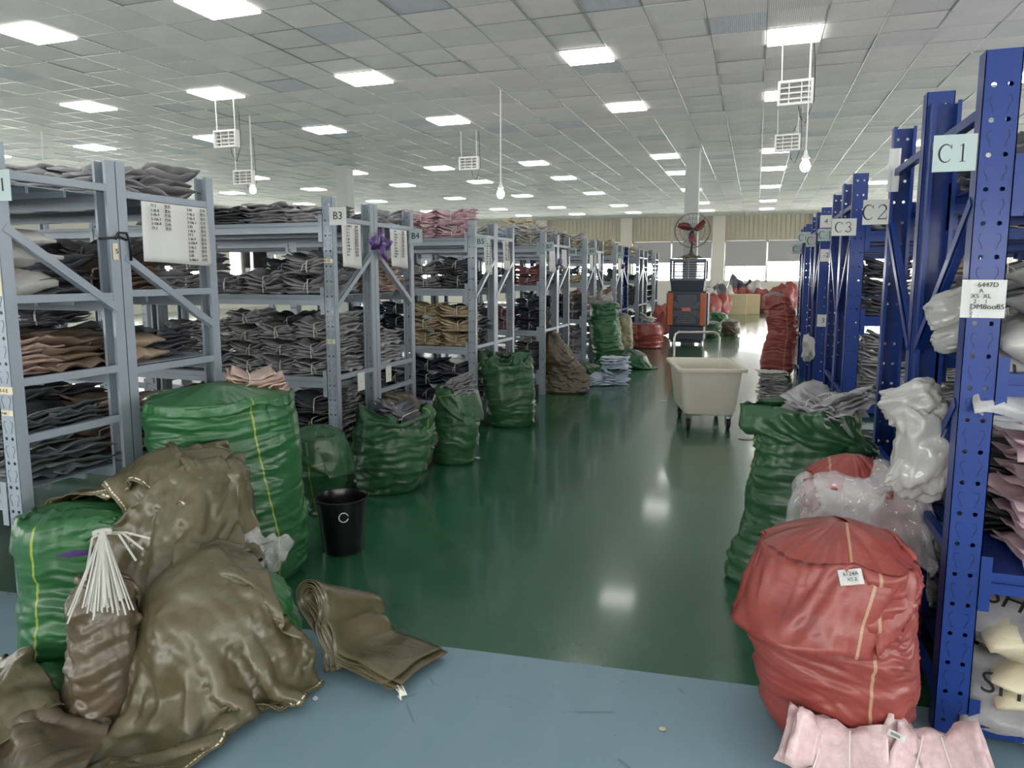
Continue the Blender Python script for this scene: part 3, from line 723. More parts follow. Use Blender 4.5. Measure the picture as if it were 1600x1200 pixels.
def drape(label, cx, cy, L, Wd, rot, z0, m, comp=.8, seed=0, steps=100, sp=.02, bend=.7, noise_amp=.05, slope=(0, 0), name='empty_woven_sack', group=None, fr=.85, fold=None, crease=1.0, hfadd=True, th=.02, cat='sack', thick=.004):
    nu, nv = int(L / sp) + 1, int(Wd / sp) + 1
    u = np.linspace(-L / 2, L / 2, nu); v = np.linspace(-Wd / 2, Wd / 2, nv); U, V = np.meshgrid(u, v)
    rest = np.stack([U, V, 0 * U], -1)
    c, s = math.cos(rot), math.sin(rot)
    x = (U * c - V * s) * comp + cx; y = (U * s + V * c) * comp + cy
    z = z0 + noise_amp * (snoise(U * 5, V * 5, 0 * U, seed, 6)) + slope[0] * (x - cx) + slope[1] * (y - cy) + noise_amp * .5 * snoise(U * 14, V * 14, 0 * U, seed + 5, 6)
    X = np.stack([x, y, z], -1)
    if fold is not None: X = fold(X, U, V)
    R_ = pbd(X, False, None, steps, 9, hf_collider(th, fr=fr), bend=bend, rest=rest)
    raw = R_; k_ = 2 if sp > .015 else 1; R_ = upsample(R_, k_); u = np.linspace(-L / 2, L / 2, R_.shape[1]); v = np.linspace(-Wd / 2, Wd / 2, R_.shape[0]); U, V = np.meshgrid(u, v)
    gu = np.gradient(R_, axis=1); gv = np.gradient(R_, axis=0); N_ = np.cross(gu, gv); N_ /= np.linalg.norm(N_, axis=-1, keepdims=True) + 1e-9
    N_ *= np.sign(N_[..., 2:3] + 1e-6); R_ = R_ + N_ * ((crumple(U, V, seed + 50, (.40, .26, .18, .12), .055, None, -.05) * crease)[..., None] + .004); R_[..., 2] = np.maximum(R_[..., 2], .003)
    me = gridmesh(name, R_); set_uv(me, U + L / 2, np.minimum(V + Wd / 2, U + L / 2))
    o = link(name, me, m, smooth=True); tag(o, label, cat, group)
    so = o.modifiers.new('thickness', 'SOLIDIFY'); so.thickness = thick; so.offset = 1
    if hfadd: hf_add(raw)
    return o

# ---------------------------------------------------------------- left foreground heap
sack('big bulging green sack standing in front of the nearest left rack', (-2.32, 2.86), [(612, 238, 445), (640, 232, 452), (700, 238, 466), (760, 262, 474), (820, 290, 480), (880, 300, 478), (905, 310, 470)], M['sg'], dr=.75, ne=3.2, seed=11, collar=.05, flare=.1, steps=25, dome=.05, rough_amp=1.5, hf=True, nu=190, lean=-.05, fill='closed')
sack('bright green sack with black scrawled marks at the left edge, behind the strap bundle', (-2.46, 1.92), [(800, 30, 200), (815, 22, 208), (850, 22, 208), (900, 26, 204), (950, 24, 205), (1000, 28, 205), (1040, 34, 205)], M['sg'], dr=.8, seed=21, collar=.10, wind=(2, 3), steps=50, dome=.03, hf=True, rough_amp=1.1, fill='closed')
sack('stuffed olive sack hidden under the upper olive drape', (-2.08, 2.36), [(735, 215, 370), (770, 200, 390), (850, 200, 395), (950, 210, 395)], M['so'], dr=.8, seed=31, collar=0, dome=.06, hf=True)
sack('green sack half buried under the nearest olive drape', (-1.78, 2.02), [(930, 250, 440), (950, 235, 455), (1000, 235, 470), (1060, 240, 472)], M['sg'], dr=.9, seed=41, collar=0, dome=.12, hf=True)
sack('brown olive sack tied at the neck under the white strap bundle', (-2.06, 1.68), [(905, 128, 190), (925, 112, 205), (960, 104, 216), (1000, 98, 220), (1050, 95, 218), (1120, 96, 214), (1165, 108, 200)], M['sob'], dr=1.0, ne=2.1, seed=51, collar=.10, wind=(1, 0), steps=40, dome=.05, hf=False, fill='closed')
sack('low green sack buried under the olive heap in the lower left corner', (-2.42, 1.5), [(1090, -60, 150), (1130, -80, 165), (1200, -80, 165)], M['sg'], dr=.9, seed=61, collar=0, dome=.1, hf=True)
drape('crumpled olive sack behind the heap, peaking against the nearest rack', -2.47, 2.22, .7, .55, .3, .95, M['so'], .62, 3, 60, noise_amp=.10)
drape('olive sack draped over the top of the heap beside the big green sack', -2.06, 2.14, .85, .55, -.55, 1.15, M['so'], .8, 8, 70, noise_amp=.09)
drape('long flat olive sack lying across the green sack at the left edge', -2.42, 2.14, 1.0, .34, .16, 1.15, M['so'], .9, 5, 55, noise_amp=.05)
drape('olive sack with a pale stitched hem hanging in the middle of the heap', -2.02, 2.0, .55, .45, .9, .95, M['so'], .72, 12, 60, noise_amp=.08)
drape('largest olive sack spread over the front of the heap onto the blue floor', -1.76, 1.72, .95, .72, 1.2, .8, M['so'], .84, 15, 90, noise_amp=.10)
drape('brown olive sack spread flat in the lower left corner', -2.12, 1.36, .62, .5, .5, .35, M['sob'], .85, 18, 60, noise_amp=.08)
drape('dark olive sack slumped at the left edge below the bright green sack', -2.42, 1.52, .6, .42, -.5, .45, M['so'], .78, 22, 60, noise_amp=.08)
# ---------------------------------------------------------------- sacks along the left racks
sack('green sack with a folded flap just behind the black bin', (-2.5, 3.78), [(676, 460, 532), (700, 460, 542), (725, 460, 545), (760, 465, 538), (800, 480, 530)], M['sg2'], dr=.9, seed=71, collar=.26, wind=(3, -1), steps=70, dome=.05, fill='closed')
sack('open green sack standing before the post signed B3', (-2.38, 4.32), [(655, 560, 676), (675, 555, 680), (710, 553, 674), (740, 555, 662), (775, 560, 640)], M['sg2'], dr=.85, seed=83, collar=.14, flare=.05, wind=(0, 0), steps=22, upright=.5, dome=-.07, rough_amp=1.5)
sack('green sack with collapsed flap between two open green sacks on the left', (-2.34, 5.12), [(604, 680, 742), (625, 677, 746), (645, 676, 748), (690, 672, 748), (725, 680, 742)], M['sg2'], dr=1.0, seed=91, collar=.26, wind=(3, -1), steps=55, dome=.0)
sack('square topped green sack beside the rack signed B5', (-2.32, 6.6), [(568, 752, 828), (610, 755, 834), (640, 762, 836), (672, 768, 830)], M['sg2'], dr=.9, seed=101, collar=.16, flare=.0, steps=20, upright=.4, dome=.0, wind=(0, 1))
sack('slumped olive sack beside the rack signed 7', (-2.32, 8.75), [(522, 856, 868), (535, 853, 878), (552, 852, 892), (570, 852, 906), (590, 849, 916), (605, 848, 920), (618, 852, 915)], M['sob'], dr=.9, seed=111, collar=.12, wind=(-1, 1), steps=40, upright=.6, dome=.04, rough_amp=2.2, nu=130)
sack('small green sack tucked behind the slumped olive sack', (-2.1, 9.7), [(572, 905, 935), (590, 905, 940), (602, 908, 936)], M['sg'], dr=.8, seed=121, collar=.22, wind=(2, 0), steps=50, nu=72, dome=.04)
sack('tall full green sack beyond the slumped olive sack', (-2.15, 11.3), [(474, 922, 966), (500, 923, 966), (530, 924, 970), (545, 925, 974), (560, 928, 968)], M['sg'], dr=.9, ne=3, seed=131, collar=.04, steps=20, nu=84, dome=.05)
sack('low green sack with a big collapsed collar near the white parcel pile', (-1.6, 11.4), [(553, 965, 1008), (565, 963, 1010), (580, 965, 1009)], M['sg'], dr=1.0, seed=141, collar=.34, wind=(5, 0), steps=55, nu=90, dome=.08)
sack('narrow beige sack between the tall green and the red sack', (-2.25, 13.5), [(494, 966, 984), (510, 965, 988), (532, 968, 988)], M['sj'], dr=1, seed=151, collar=.03, steps=20, nu=64)
sack('open red sack left of the air cooler', (-2.0, 14.6), [(505, 988, 1032), (520, 986, 1036), (533, 988, 1032)], M['sr'], dr=1, seed=161, collar=.32, wind=(1, -1), steps=45, nu=80, dome=-.02)
sack('green sack with flopped top just right of the air cooler', (-.95, 17.6), [(505, 1102, 1125), (516, 1100, 1128), (524, 1102, 1126)], M['sg2'], dr=1, seed=171, collar=.35, wind=(-1, 0), steps=50, nu=72)
sack('olive sack with a loose collar right of the air cooler', (-.55, 18.2), [(502, 1128, 1154), (512, 1126, 1156), (522, 1128, 1153)], M['sob'], dr=1, seed=181, collar=.3, wind=(2, 0), steps=50, nu=72)
sack('green sack leaning behind the olive sack near the cooler', (-.9, 19.5), [(490, 1108, 1135), (500, 1106, 1138), (513, 1108, 1136)], M['sg'], dr=1, seed=186, collar=.3, wind=(2, 0), steps=50, nu=64)
# ---------------------------------------------------------------- right side
HX0, HY0 = -.9, 1.2; HF = np.zeros(HN)
sack('tall leaning red sack with a bulging neck beside the right racks', (.33, 11.3), [(462, 1192, 1226), (475, 1194, 1238), (490, 1196, 1244), (515, 1199, 1244), (545, 1190, 1243), (570, 1187, 1242), (588, 1191, 1236)], M['sr'], dr=.85, seed=191, collar=.2, wind=(-1, 0), steps=30, dome=.06, rough_amp=1.4, nu=96)
sack('large green sack with a wide open mouth leaning on the right rack', (.35, 3.55), [(690, 1185, 1372), (700, 1183, 1372), (730, 1176, 1372), (780, 1165, 1372), (830, 1155, 1370), (880, 1138, 1360), (920, 1118, 1340), (950, 1112, 1300)], M['sg2'], dr=.5, seed=201, hf=True, collar=.22, flare=.12, wind=(-1.5, 0), steps=22, upright=.2, dome=-.12, rough_amp=1.1, nu=140)
sack('full red sack on the blue floor in the right foreground', (.40, 2.42), [(850, 1200, 1432), (885, 1188, 1438), (920, 1182, 1440), (980, 1178, 1436), (1040, 1180, 1430), (1100, 1190, 1424), (1150, 1210, 1418), (1185, 1235, 1400)], M['sr'], dr=.8, ne=2.8, seed=211, hf=True, collar=.26, flare=.0, wind=(-2.5, -3), steps=60, dome=.08, rough_amp=1.4, nu=180, fill='closed')
sack('dark red sack standing behind the full red sack', (.62, 2.95), [(745, 1262, 1400), (770, 1255, 1425), (800, 1255, 1440), (900, 1270, 1440)], M['sr'], dr=.6, seed=221, collar=.12, wind=(0, 0), steps=40, dome=.10, hf=True, fill='closed')

# loose olive cloth between the two racks behind the open green sack
HX0, HY0 = -3.6, 3.3; HF = np.zeros(HN)
sack('olive sack hidden behind the open green sack at post B3', (-2.62, 4.85), [(640, 560, 660), (680, 555, 670), (720, 560, 670)], M['sob'], dr=.7, seed=301, collar=0, dome=.1, hf=True)
drape('crumpled brown olive sack heaped behind the open green sack at post B3', -2.62, 4.75, .95, .75, .9, 1.1, M['sob'], .62, 33, 50, noise_amp=.12)

#==DRAPES==
# ---------------------------------------------------------------- garment bundles
def bag_mat(name, col, rough=.36, var=.22, sc=9):
    m = mat(name, col, rough, var=var, vscale=sc, coat=.25, bump=(14, .7, .012))
    return m
BM = {
    'grey': bag_mat('grey_bagged_garment', (142, 141, 143)), 'dark': bag_mat('charcoal_bagged_garment', (80, 81, 86)),
    'navy': bag_mat('navy_bagged_garment', (48, 54, 70)), 'slate': bag_mat('slate_bagged_garment', (92, 100, 102)),
    'beige': bag_mat('beige_bagged_garment', (176, 160, 132)), 'tan': bag_mat('tan_bagged_garment', (164, 144, 124)),
    'brown': bag_mat('brown_bagged_garment', (116, 98, 84)), 'white': bag_mat('white_bagged_garment', (190, 188, 184), var=.1),
    'pink': bag_mat('pink_bagged_garment', (206, 176, 184), var=.15), 'mauve': bag_mat('mauve_bagged_garment', (142, 98, 98)),
    'cream': bag_mat('cream_bagged_garment', (198, 190, 164), var=.12), 'blueish': bag_mat('pale_blue_bagged_garment', (196, 206, 222), var=.1),
    'silver': bag_mat('light_grey_bagged_garment', (156, 155, 158)), 'rose': bag_mat('rosy_beige_bagged_garment', (188, 164, 152), var=.15),
}
M['twine'] = mat('white_twine', (226, 224, 214), .6)
def bag_layer(L, D, T, z0, z1, seed, waist=1.0, sag=0.0, nx=12, ny=6, shift=(0, 0), rot=0.0):
    """one flat bagged garment; z0 height at the waist, z1 height at its ends"""
    r = random.Random(seed); u = np.linspace(-1, 1, nx + 1); v = np.linspace(-1, 1, ny + 1); U, V = np.meshgrid(u, v)
    ax = np.abs(U); pinch = 1 - (1 - waist) * np.exp(-(U / .28) ** 2)
    cl, cr = r.uniform(.86, 1.08), r.uniform(.86, 1.08)
    x = U * L / 2 * (1 + .03 * np.sin(V * 3 + seed)) * np.where(U > 0, cr, cl) * (1 - .05 * (1 - np.abs(V)) * ax)
    y = V * D / 2 * pinch * (1 + .06 * snoise(U * 2, 0 * U, 0 * U, seed, 4))
    edge = (1 - ax ** 5) * (1 - np.abs(V) ** 4)
    t = T * (.15 + .85 * edge) * (1 - .45 * np.exp(-(U / .15) ** 2) * (1 - waist) * 2)
    zc = z0 + (z1 - z0) * np.clip(ax, 0, 1) ** 1.1 + sag * ax ** 2 + .010 * snoise(U * 2.2, V * 2, 0 * U, seed + 3, 5) * (ax + .2)
    n1 = .006 * snoise(U * 4, V * 4, 0 * U, seed + 1, 5)
    zt = zc + t / 2 + n1; zb = zc - t / 2 + n1 * .5
    c, s = math.cos(rot), math.sin(rot)
    X, Y = x * c - y * s + shift[0], x * s + y * c + shift[1]
    top = np.stack([X, Y, zt], -1).reshape(-1, 3); bot = np.stack([X, Y, zb], -1).reshape(-1, 3)
    w = nx + 1; h = ny + 1; F = []
    for j in range(ny):
        for i in range(nx):
            a = j * w + i; F.append((a, a + 1, a + w + 1, a + w)); b_ = a + w * h; F.append((b_, b_ + w, b_ + w + 1, b_ + 1))
    ring = [i for i in range(w)] + [j * w + nx for j in range(1, h)] + [ny * w + i for i in range(nx - 1, -1, -1)] + [j * w for j in range(ny - 1, 0, -1)]
    for a, b in zip(ring, ring[1:] + ring[:1]): F.append((b, a, a + w * h, b + w * h))
    return np.concatenate([top, bot]), F
def make_variant(seed, n, L=.33, D=.27, T=.021, waist=.72, fan=1.5, kind='tied'):
    r = random.Random(seed); layers = []; zc = n * T * .5 * (.8 if kind == 'tied' else 1)
    for k in range(n):
        zi = (k + .5) * T
        z0 = zc + (zi - n * T / 2) * (.75 if kind == 'tied' else 1.0); z1 = max(T * .4, n * T / 2 * 1.0 + (zi - n * T / 2) * (fan if kind == 'tied' else 1.05) + (.0 if kind != 'tied' else .004 * r.uniform(-1, 1)))
        z1 = (k + .5) * T * (fan * .82 if kind == 'tied' else 1.0)
        layers.append(bag_layer(L * r.uniform(.92, 1.08), D * r.uniform(.92, 1.05), T * 1.15, z0, z1, seed * 31 + k, waist if kind == 'tied' else .97, shift=(r.uniform(-.012, .012) * (1 if kind == 'tied' else 1.6), r.uniform(-.01, .01)), rot=r.uniform(-.05, .05) * (1 if kind == 'tied' else 2)))
    H_ = max(p[0][:, 2].max() for p in layers)
    tw = None
    if kind == 'tied':
        zt = max(p[0][np.abs(p[0][:, 0]) < L * .06][:, 2].max() for p in layers); hw = D / 2 * waist * 1.02
        m = MB(); x_ = .0
        pts = [(x_, -hw, .004), (x_, -hw - .004, zt * .5), (x_, -hw * .96, zt), (x_, -hw * .5, zt + .006), (x_, hw * .5, zt + .006), (x_, hw * .96, zt), (x_, hw + .004, zt * .5), (x_, hw, .004)]
        m.tube(pts, .0035, 5)
        a = r.uniform(-.05, .05)
        m.tube([(0, -hw - .004, zt * .8), (a * .6, -hw - .015, zt * .7), (a, -hw - .02, zt * .25)], .0025, 4)
        tw = m.mesh('twine')
    ms = []
    for v_, f_ in layers:
        me = bpy.data.meshes.new('garment_bag'); me.from_pydata(v_.tolist(), [], f_); me.update(); me.shade_smooth(); me.materials.append(BM['grey']); ms.append(me)
    if tw: tw.materials.append(M['twine'])
    # joined version
    V, F = [], []; 
    for v_, f_ in layers:
        n_ = len(V); V += v_.tolist(); F += [tuple(i + n_ for i in q) for q in f_]
    nb_ = len(F)
    if tw:
        n_ = len(V); V += [tuple(p.co) for p in tw.vertices]; F += [tuple(i + n_ for i in p.vertices) for p in tw.polygons]
    jm = bpy.data.meshes.new('garment_bundle'); jm.from_pydata(V, [], F); jm.update(); jm.materials.append(BM['grey']); jm.materials.append(M['twine']); jm.shade_smooth()
    mi = np.zeros(len(F), np.int32); mi[nb_:] = 1; jm.polygons.foreach_set('material_index', mi)
    return dict(layers=ms, twine=tw, joined=jm, h=H_, w=L)
VT = [make_variant(1, 5), make_variant(2, 6, waist=.66, fan=1.6), make_variant(3, 4, T=.026), make_variant(4, 7, T=.017), make_variant(5, 5, waist=.8)]
VF = [make_variant(11, 6, kind='flat', T=.02), make_variant(12, 8, kind='flat', T=.018), make_variant(13, 4, kind='flat', T=.024)]
VB = [make_variant(21, 2, L=.42, D=.34, T=.075, waist=.8, fan=1.1), make_variant(22, 1, L=.4, D=.34, T=.12, kind='flat')]
NB = [0]
def bundle(var, loc, rz, color, label, group, sc=1.0, parts=True, tilt=(0, 0), name='garment_bundle', cat='garment bundle', zs=1.0):
    NB[0] += 1
    if parts:
        t = empty(name, loc, rz, label, cat, group); t.rotation_euler = (tilt[0], tilt[1], rz); t.scale = (sc, sc, sc * zs)
        for me in var['layers']:
            o = bpy.data.objects.new('garment_bag', me); C.objects.link(o); o.parent = t; slotted(o, BM[color])
        if var['twine']:
            o = bpy.data.objects.new('twine', var['twine']); C.objects.link(o); o.parent = t
        return t
    o = bpy.data.objects.new(name, var['joined']); C.objects.link(o); o.location = loc; o.rotation_euler = (tilt[0], tilt[1], rz); o.scale = (sc, sc, sc * zs)
    slotted(o, BM[color]); tag(o, label, cat, group); return o
ORD = ['first', 'second', 'third', 'fourth', 'fifth', 'sixth', 'seventh', 'eighth', 'ninth']
POS = {1: ['only one'], 2: ['lower', 'upper'], 3: ['bottom', 'middle', 'top'], 4: ['bottom', 'second', 'third', 'top'], 5: ['bottom', 'second', 'third', 'fourth', 'top'], 6: ['bottom', 'second', 'third', 'fourth', 'fifth', 'top']}
CN = {'grey': 'grey', 'dark': 'charcoal', 'navy': 'navy', 'slate': 'slate grey', 'beige': 'beige', 'tan': 'tan', 'brown': 'brown', 'white': 'white', 'pink': 'pink', 'mauve': 'mauve', 'cream': 'cream', 'blueish': 'pale blue', 'silver': 'light grey', 'rose': 'rosy beige'}
rb = random.Random(5)
def fill(key, z, ztop, colors, ncol=3, row='front', shelf='top shelf', kind='tied', step=.35, x0=.27, sc=1.0, parts=None, sign=None, jitter=1.0, maxn=5, ragged=.6):
    R = RACKS[key]; sign = sign or key
    parts = (R['y0'] < 5.6) if parts is None else parts
    y = R['y0'] + .17 if row == 'front' else R['y1'] - .17
    if R['dx'] > 0: pass
    for c in range(ncol):
        color = colors[c % len(colors)] if isinstance(colors, (list, tuple)) else colors
        top = ztop - rb.uniform(0, ragged) * (ztop - z) * .5
        zz = z + .002; st = []
        while len(st) < maxn:
            V_ = rb.choice({'tied': VT, 'flat': VF, 'big': VB}[kind]); s_ = sc * rb.uniform(.94, 1.06)
            if zz + V_['h'] * s_ > (ztop if not st else top): break
            st.append((V_, zz, s_)); zz += V_['h'] * s_ * .985
        for k, (V_, z_, s_) in enumerate(st):
            loc = (R['x'] + R['dx'] * (x0 + c * step) + rb.uniform(-.02, .02) * jitter, y + rb.uniform(-.02, .02) * jitter, z_)
            pos = POS[len(st)][k]
            w_ = 'bundle' if kind != 'flat' else 'pile'
            lab = f"{CN[color]} garment {w_}, {ORD[c]} from aisle, {pos}{'' if pos == 'only one' else ' of stack'}, {shelf} of rack {sign}"
            if row == 'back': lab = lab.replace('garment', 'rear')
            o_ = bundle(V_, loc, rb.uniform(-.12, .12) * jitter, color, lab, f"{CN[color]} garment bundles on the {shelf} of rack {sign}", s_, parts, (rb.uniform(-.03, .03), rb.uniform(-.05, .05)))
            o_['rk'] = key; o_['w'] = (1.0 if row == 'front' or c == 0 else .35) * (1.0 if R['dx'] < 0 or c < 1 or key == 'C1' else .35) * (1 if c < 3 else .5) / (loc[1] ** 2 + loc[0] ** 2)
# pair 1
fill('B1', 1.40, 1.80, ['white', 'white', 'silver'], 3, 'front', 'second shelf', 'big', .4, .3, 1.0, sign='B1', maxn=3)
fill('B1', 1.40, 1.70, ['dark', 'brown', 'dark'], 3, 'back', 'second shelf', 'tied', .36, .3, 1.1, sign='B1', maxn=3)
fill('B1', 1.07, 1.33, ['rose', 'rose', 'slate'], 3, 'front', 'third shelf', 'tied', .38, .3, 1.1, sign='B1', maxn=2, ragged=0)
fill('B1', 1.07, 1.36, ['brown', 'brown', 'brown'], 3, 'back', 'third shelf', 'tied', .38, .28, 1.2, sign='B1', maxn=3, ragged=0)
fill('B1', .62, 1.0, ['slate'], 3, 'front', 'bottom shelf', 'tied', .36, .28, 1.1, sign='B1', maxn=3, ragged=0)
fill('B1', .62, 1.0, ['slate'], 3, 'back', 'bottom shelf', 'tied', .36, .28, 1.1, sign='B1', maxn=3, ragged=0)
fill('B2', 1.86, 2.12, ['silver', 'silver', 'rose'], 4, 'front', 'top', 'flat', .37, .26, 1.1, sign='B2', maxn=2)
fill('B2', 1.86, 2.1, ['grey', 'silver'], 4, 'back', 'top', 'tied', .37, .26, 1.1, sign='B2', maxn=2)
fill('B2', 1.40, 1.66, ['brown', 'tan', 'dark'], 3, 'front', 'second shelf', 'tied', .38, .28, 1.1, sign='B2', maxn=2, ragged=0)
fill('B2', 1.40, 1.78, ['grey', 'grey', 'dark'], 4, 'back', 'second shelf', 'tied', .35, .28, 1.0, sign='B2', maxn=3, ragged=.2)
fill('B2', 1.07, 1.34, ['tan', 'tan', 'dark'], 3, 'front', 'third shelf', 'big', .42, .3, .95, sign='B2', maxn=1)
fill('B2', 1.07, 1.36, ['dark'], 3, 'back', 'third shelf', 'tied', .36, .3, 1.0, sign='B2', maxn=3, ragged=0)
fill('B2', .62, 1.0, ['rose', 'dark', 'dark'], 3, 'front', 'bottom shelf', 'tied', .38, .3, 1.1, sign='B2', maxn=3, ragged=0)
# pair 2
fill('B3', 1.84, 2.1, ['silver', 'grey', 'dark', 'dark', 'grey'], 5, 'front', 'top', 'flat', .33, .24, 1.05, maxn=1)
fill('B3', 1.84, 2.1, ['grey', 'silver', 'dark'], 4, 'back', 'top', 'tied', .36, .3, 1.0, maxn=2)
fill('B3', 1.36, 1.74, ['grey', 'grey', 'grey', 'grey', 'dark'], 4, 'front', 'second shelf', 'tied', .34, .26, 1.05, maxn=3, ragged=.9)
fill('B3', .80, 1.28, ['grey'], 5, 'front', 'third shelf', 'tied', .285, .24, .86, maxn=5, ragged=0)
fill('B3', .26, .72, ['dark', 'grey'], 4, 'front', 'bottom shelf', 'tied', .33, .24, 1.0, maxn=4, ragged=.2)
for k, (z, zt, col) in enumerate([(1.36, 1.74, 'silver'), (.80, 1.28, 'silver'), (.26, .7, 'grey')]):
    fill('B3', z, zt, [col, 'dark'], 2, 'back', ['second shelf', 'third shelf', 'bottom shelf'][k], 'tied', .35, .24, 1.0, maxn=4, ragged=.3)
for k, (z, zt, col) in enumerate([(1.84, 2.02, 'silver'), (1.36, 1.74, 'rose'), (.80, 1.28, 'silver'), (.26, .7, 'grey')]):
    fill('B4', z, zt, [col, 'dark', 'mauve'], 3, 'front', ['top', 'second shelf', 'third shelf', 'bottom shelf'][k], 'tied', .35, .24, 1.0, maxn=3, ragged=.7)
    fill('B4', z, zt, [col, 'grey'], 2, 'back', ['top', 'second shelf', 'third shelf', 'bottom shelf'][k], 'tied', .35, .24, 1.0, maxn=3, ragged=.8)
# pair 3..
def rackfill(key, sign, tops, l2, l3, l4, n=4, back=True):
    R = RACKS[key]; a, b, c, d = R['levels']
    fill(key, a, a + .34, tops, n, 'front', 'top', 'tied', .34, .24, 1.0, sign=sign, maxn=2, ragged=0)
    fill(key, b, a - .1, l2, n, 'front', 'second shelf', 'tied', .34, .24, 1.0, sign=sign, maxn=3, ragged=.7)
    fill(key, c, b - .09, l3, n, 'front', 'third shelf', 'tied', .33, .24, 1.0, sign=sign, maxn=5, ragged=.1)
    fill(key, d, c - .09, l4, n, 'front', 'bottom shelf', 'tied', .33, .24, 1.0, sign=sign, maxn=4, ragged=.4)
    if back:
        fill(key, b, a - .1, l2[::-1], 1, 'back', 'second shelf', 'tied', .34, .24, 1.0, sign=sign, maxn=3, ragged=.7)
        fill(key, c, b - .09, l3[::-1], 1, 'back', 'third shelf', 'tied', .34, .24, 1.0, sign=sign, maxn=4)
rackfill('B5', 'B5', ['pink', 'pink', 'silver'], ['dark', 'grey', 'grey', 'navy'], ['beige', 'beige', 'navy', 'navy'], ['dark', 'navy'])
fill('B6', 1.36, 1.74, ['grey'], 2, 'front', 'second shelf', sign='B6', maxn=3); fill('B6', .80, 1.28, ['cream', 'silver'], 2, 'front', 'third shelf', sign='B6', maxn=4); fill('B6', .26, .7, ['silver'], 1, 'front', 'bottom shelf', sign='B6')
rackfill('B7', 'B7', ['white', 'blueish', 'white'], ['mauve', 'dark', 'navy'], ['navy', 'mauve', 'dark'], ['dark', 'silver'], 3)
fill('B8', 1.84, 2.3, ['white', 'cream'], 3, 'front', 'top', sign='B8', maxn=4, ragged=.2); fill('B8', 1.36, 1.74, ['white'], 1, 'front', 'second shelf', sign='B8'); fill('B8', .80, 1.28, ['cream'], 1, 'front', 'third shelf', sign='B8')
rackfill('B9', 'B9', ['white', 'white', 'silver'], ['cream', 'silver'], ['dark', 'navy'], ['silver', 'white'], 3, False)
fill('B10', 1.84, 2.2, ['cream'], 2, 'front', 'top', sign='B10', maxn=2)
rackfill('B11', 'B11', ['cream', 'cream', 'beige'], ['slate', 'grey'], ['rose', 'pink'], ['silver', 'dark'], 3, False)
fill('B12', 1.84, 2.2, ['cream'], 2, 'front', 'top', sign='B12', maxn=2)
rackfill('B13', 'B13', ['cream', 'beige'], ['dark', 'slate'], ['slate', 'dark'], ['dark'], 2, False)
rackfill('B15', 'B15', ['silver'], ['grey'], ['dark'], ['dark'], 2, False)
# right racks
def rfill(key, z, zt, cols, n, row, shelf, kind, step, x0, sc, sign, maxn=3, ragged=.3, parts=None): fill(key, z, zt, cols, n, row, shelf, kind, step, x0, sc, parts, sign, 1.0, maxn, ragged)
rfill('C1', 1.80, 2.1, ['silver', 'silver', 'white'], 3, 'front', 'top', 'tied', .42, .36, 1.2, 'C1', 2)
rfill('C1', 1.20, 1.70, ['white', 'white', 'white'], 2, 'front', 'second shelf', 'big', .5, .40, 1.2, 'C1', 3, 0)
rfill('C1', .57, 1.12, ['pink', 'pink', 'silver'], 2, 'front', 'third shelf', 'tied', .44, .40, 1.25, 'C1', 3, 0)
rfill('C1', .09, .5, ['cream', 'silver', 'cream'], 2, 'front', 'bottom shelf', 'big', .5, .40, 1.15, 'C1', 2, 0)
rfill('C1', .57, 1.1, ['dark', 'silver'], 2, 'back', 'third shelf', 'tied', .42, .34, 1.1, 'C1', 3)
rfill('C1', .09, .5, ['dark', 'dark'], 2, 'back', 'bottom shelf', 'tied', .42, .34, 1.1, 'C1', 3)
rfill('Cb', 1.80, 2.1, ['silver'], 2, 'front', 'top', 'flat', .4, .3, 1.1, 'C2', 1)
rfill('Cb', 1.20, 1.72, ['silver', 'dark'], 2, 'front', 'second shelf', 'tied', .38, .3, 1.0, 'C2', 3)
rfill('Cb', .57, 1.12, ['silver', 'white'], 2, 'front', 'third shelf', 'tied', .38, .3, 1.0, 'C2', 4)
rfill('Cb', .09, .5, ['silver', 'grey'], 2, 'front', 'bottom shelf', 'tied', .38, .3, 1.0, 'C2', 3)
rfill('C3', 1.80, 2.05, ['grey', 'silver'], 4, 'front', 'top', 'flat', .36, .3, 1.1, 'C3', 2)
rfill('C3', 1.20, 1.72, ['dark', 'tan', 'grey'], 4, 'front', 'second shelf', 'tied', .36, .28, 1.0, 'C3', 5, 0)
rfill('C3', .57, 1.12, ['silver', 'grey'], 4, 'front', 'third shelf', 'tied', .36, .28, 1.0, 'C3', 5, 0)
rfill('C3', .09, .5, ['silver', 'dark'], 3, 'front', 'bottom shelf', 'tied', .36, .28, 1.0, 'C3', 4)
for key, sign in (('Cd', 'behind C3'), ('C5', 'C4'), ('Cf', 'C5'), ('C7', 'C6')):
    rfill(key, 1.20, 1.72, ['silver'], 1, 'front', 'second shelf', 'tied', .36, .28, 1.0, sign, 3)
    rfill(key, .57, 1.12, ['silver'], 1, 'front', 'third shelf', 'tied', .36, .28, 1.0, sign, 3)
    rfill(key, 1.80, 2.1, ['grey'], 1, 'front', 'top', 'flat', .36, .28, 1.0, sign, 2)
# loose items in the mouths of open sacks
print('bundles', NB[0])


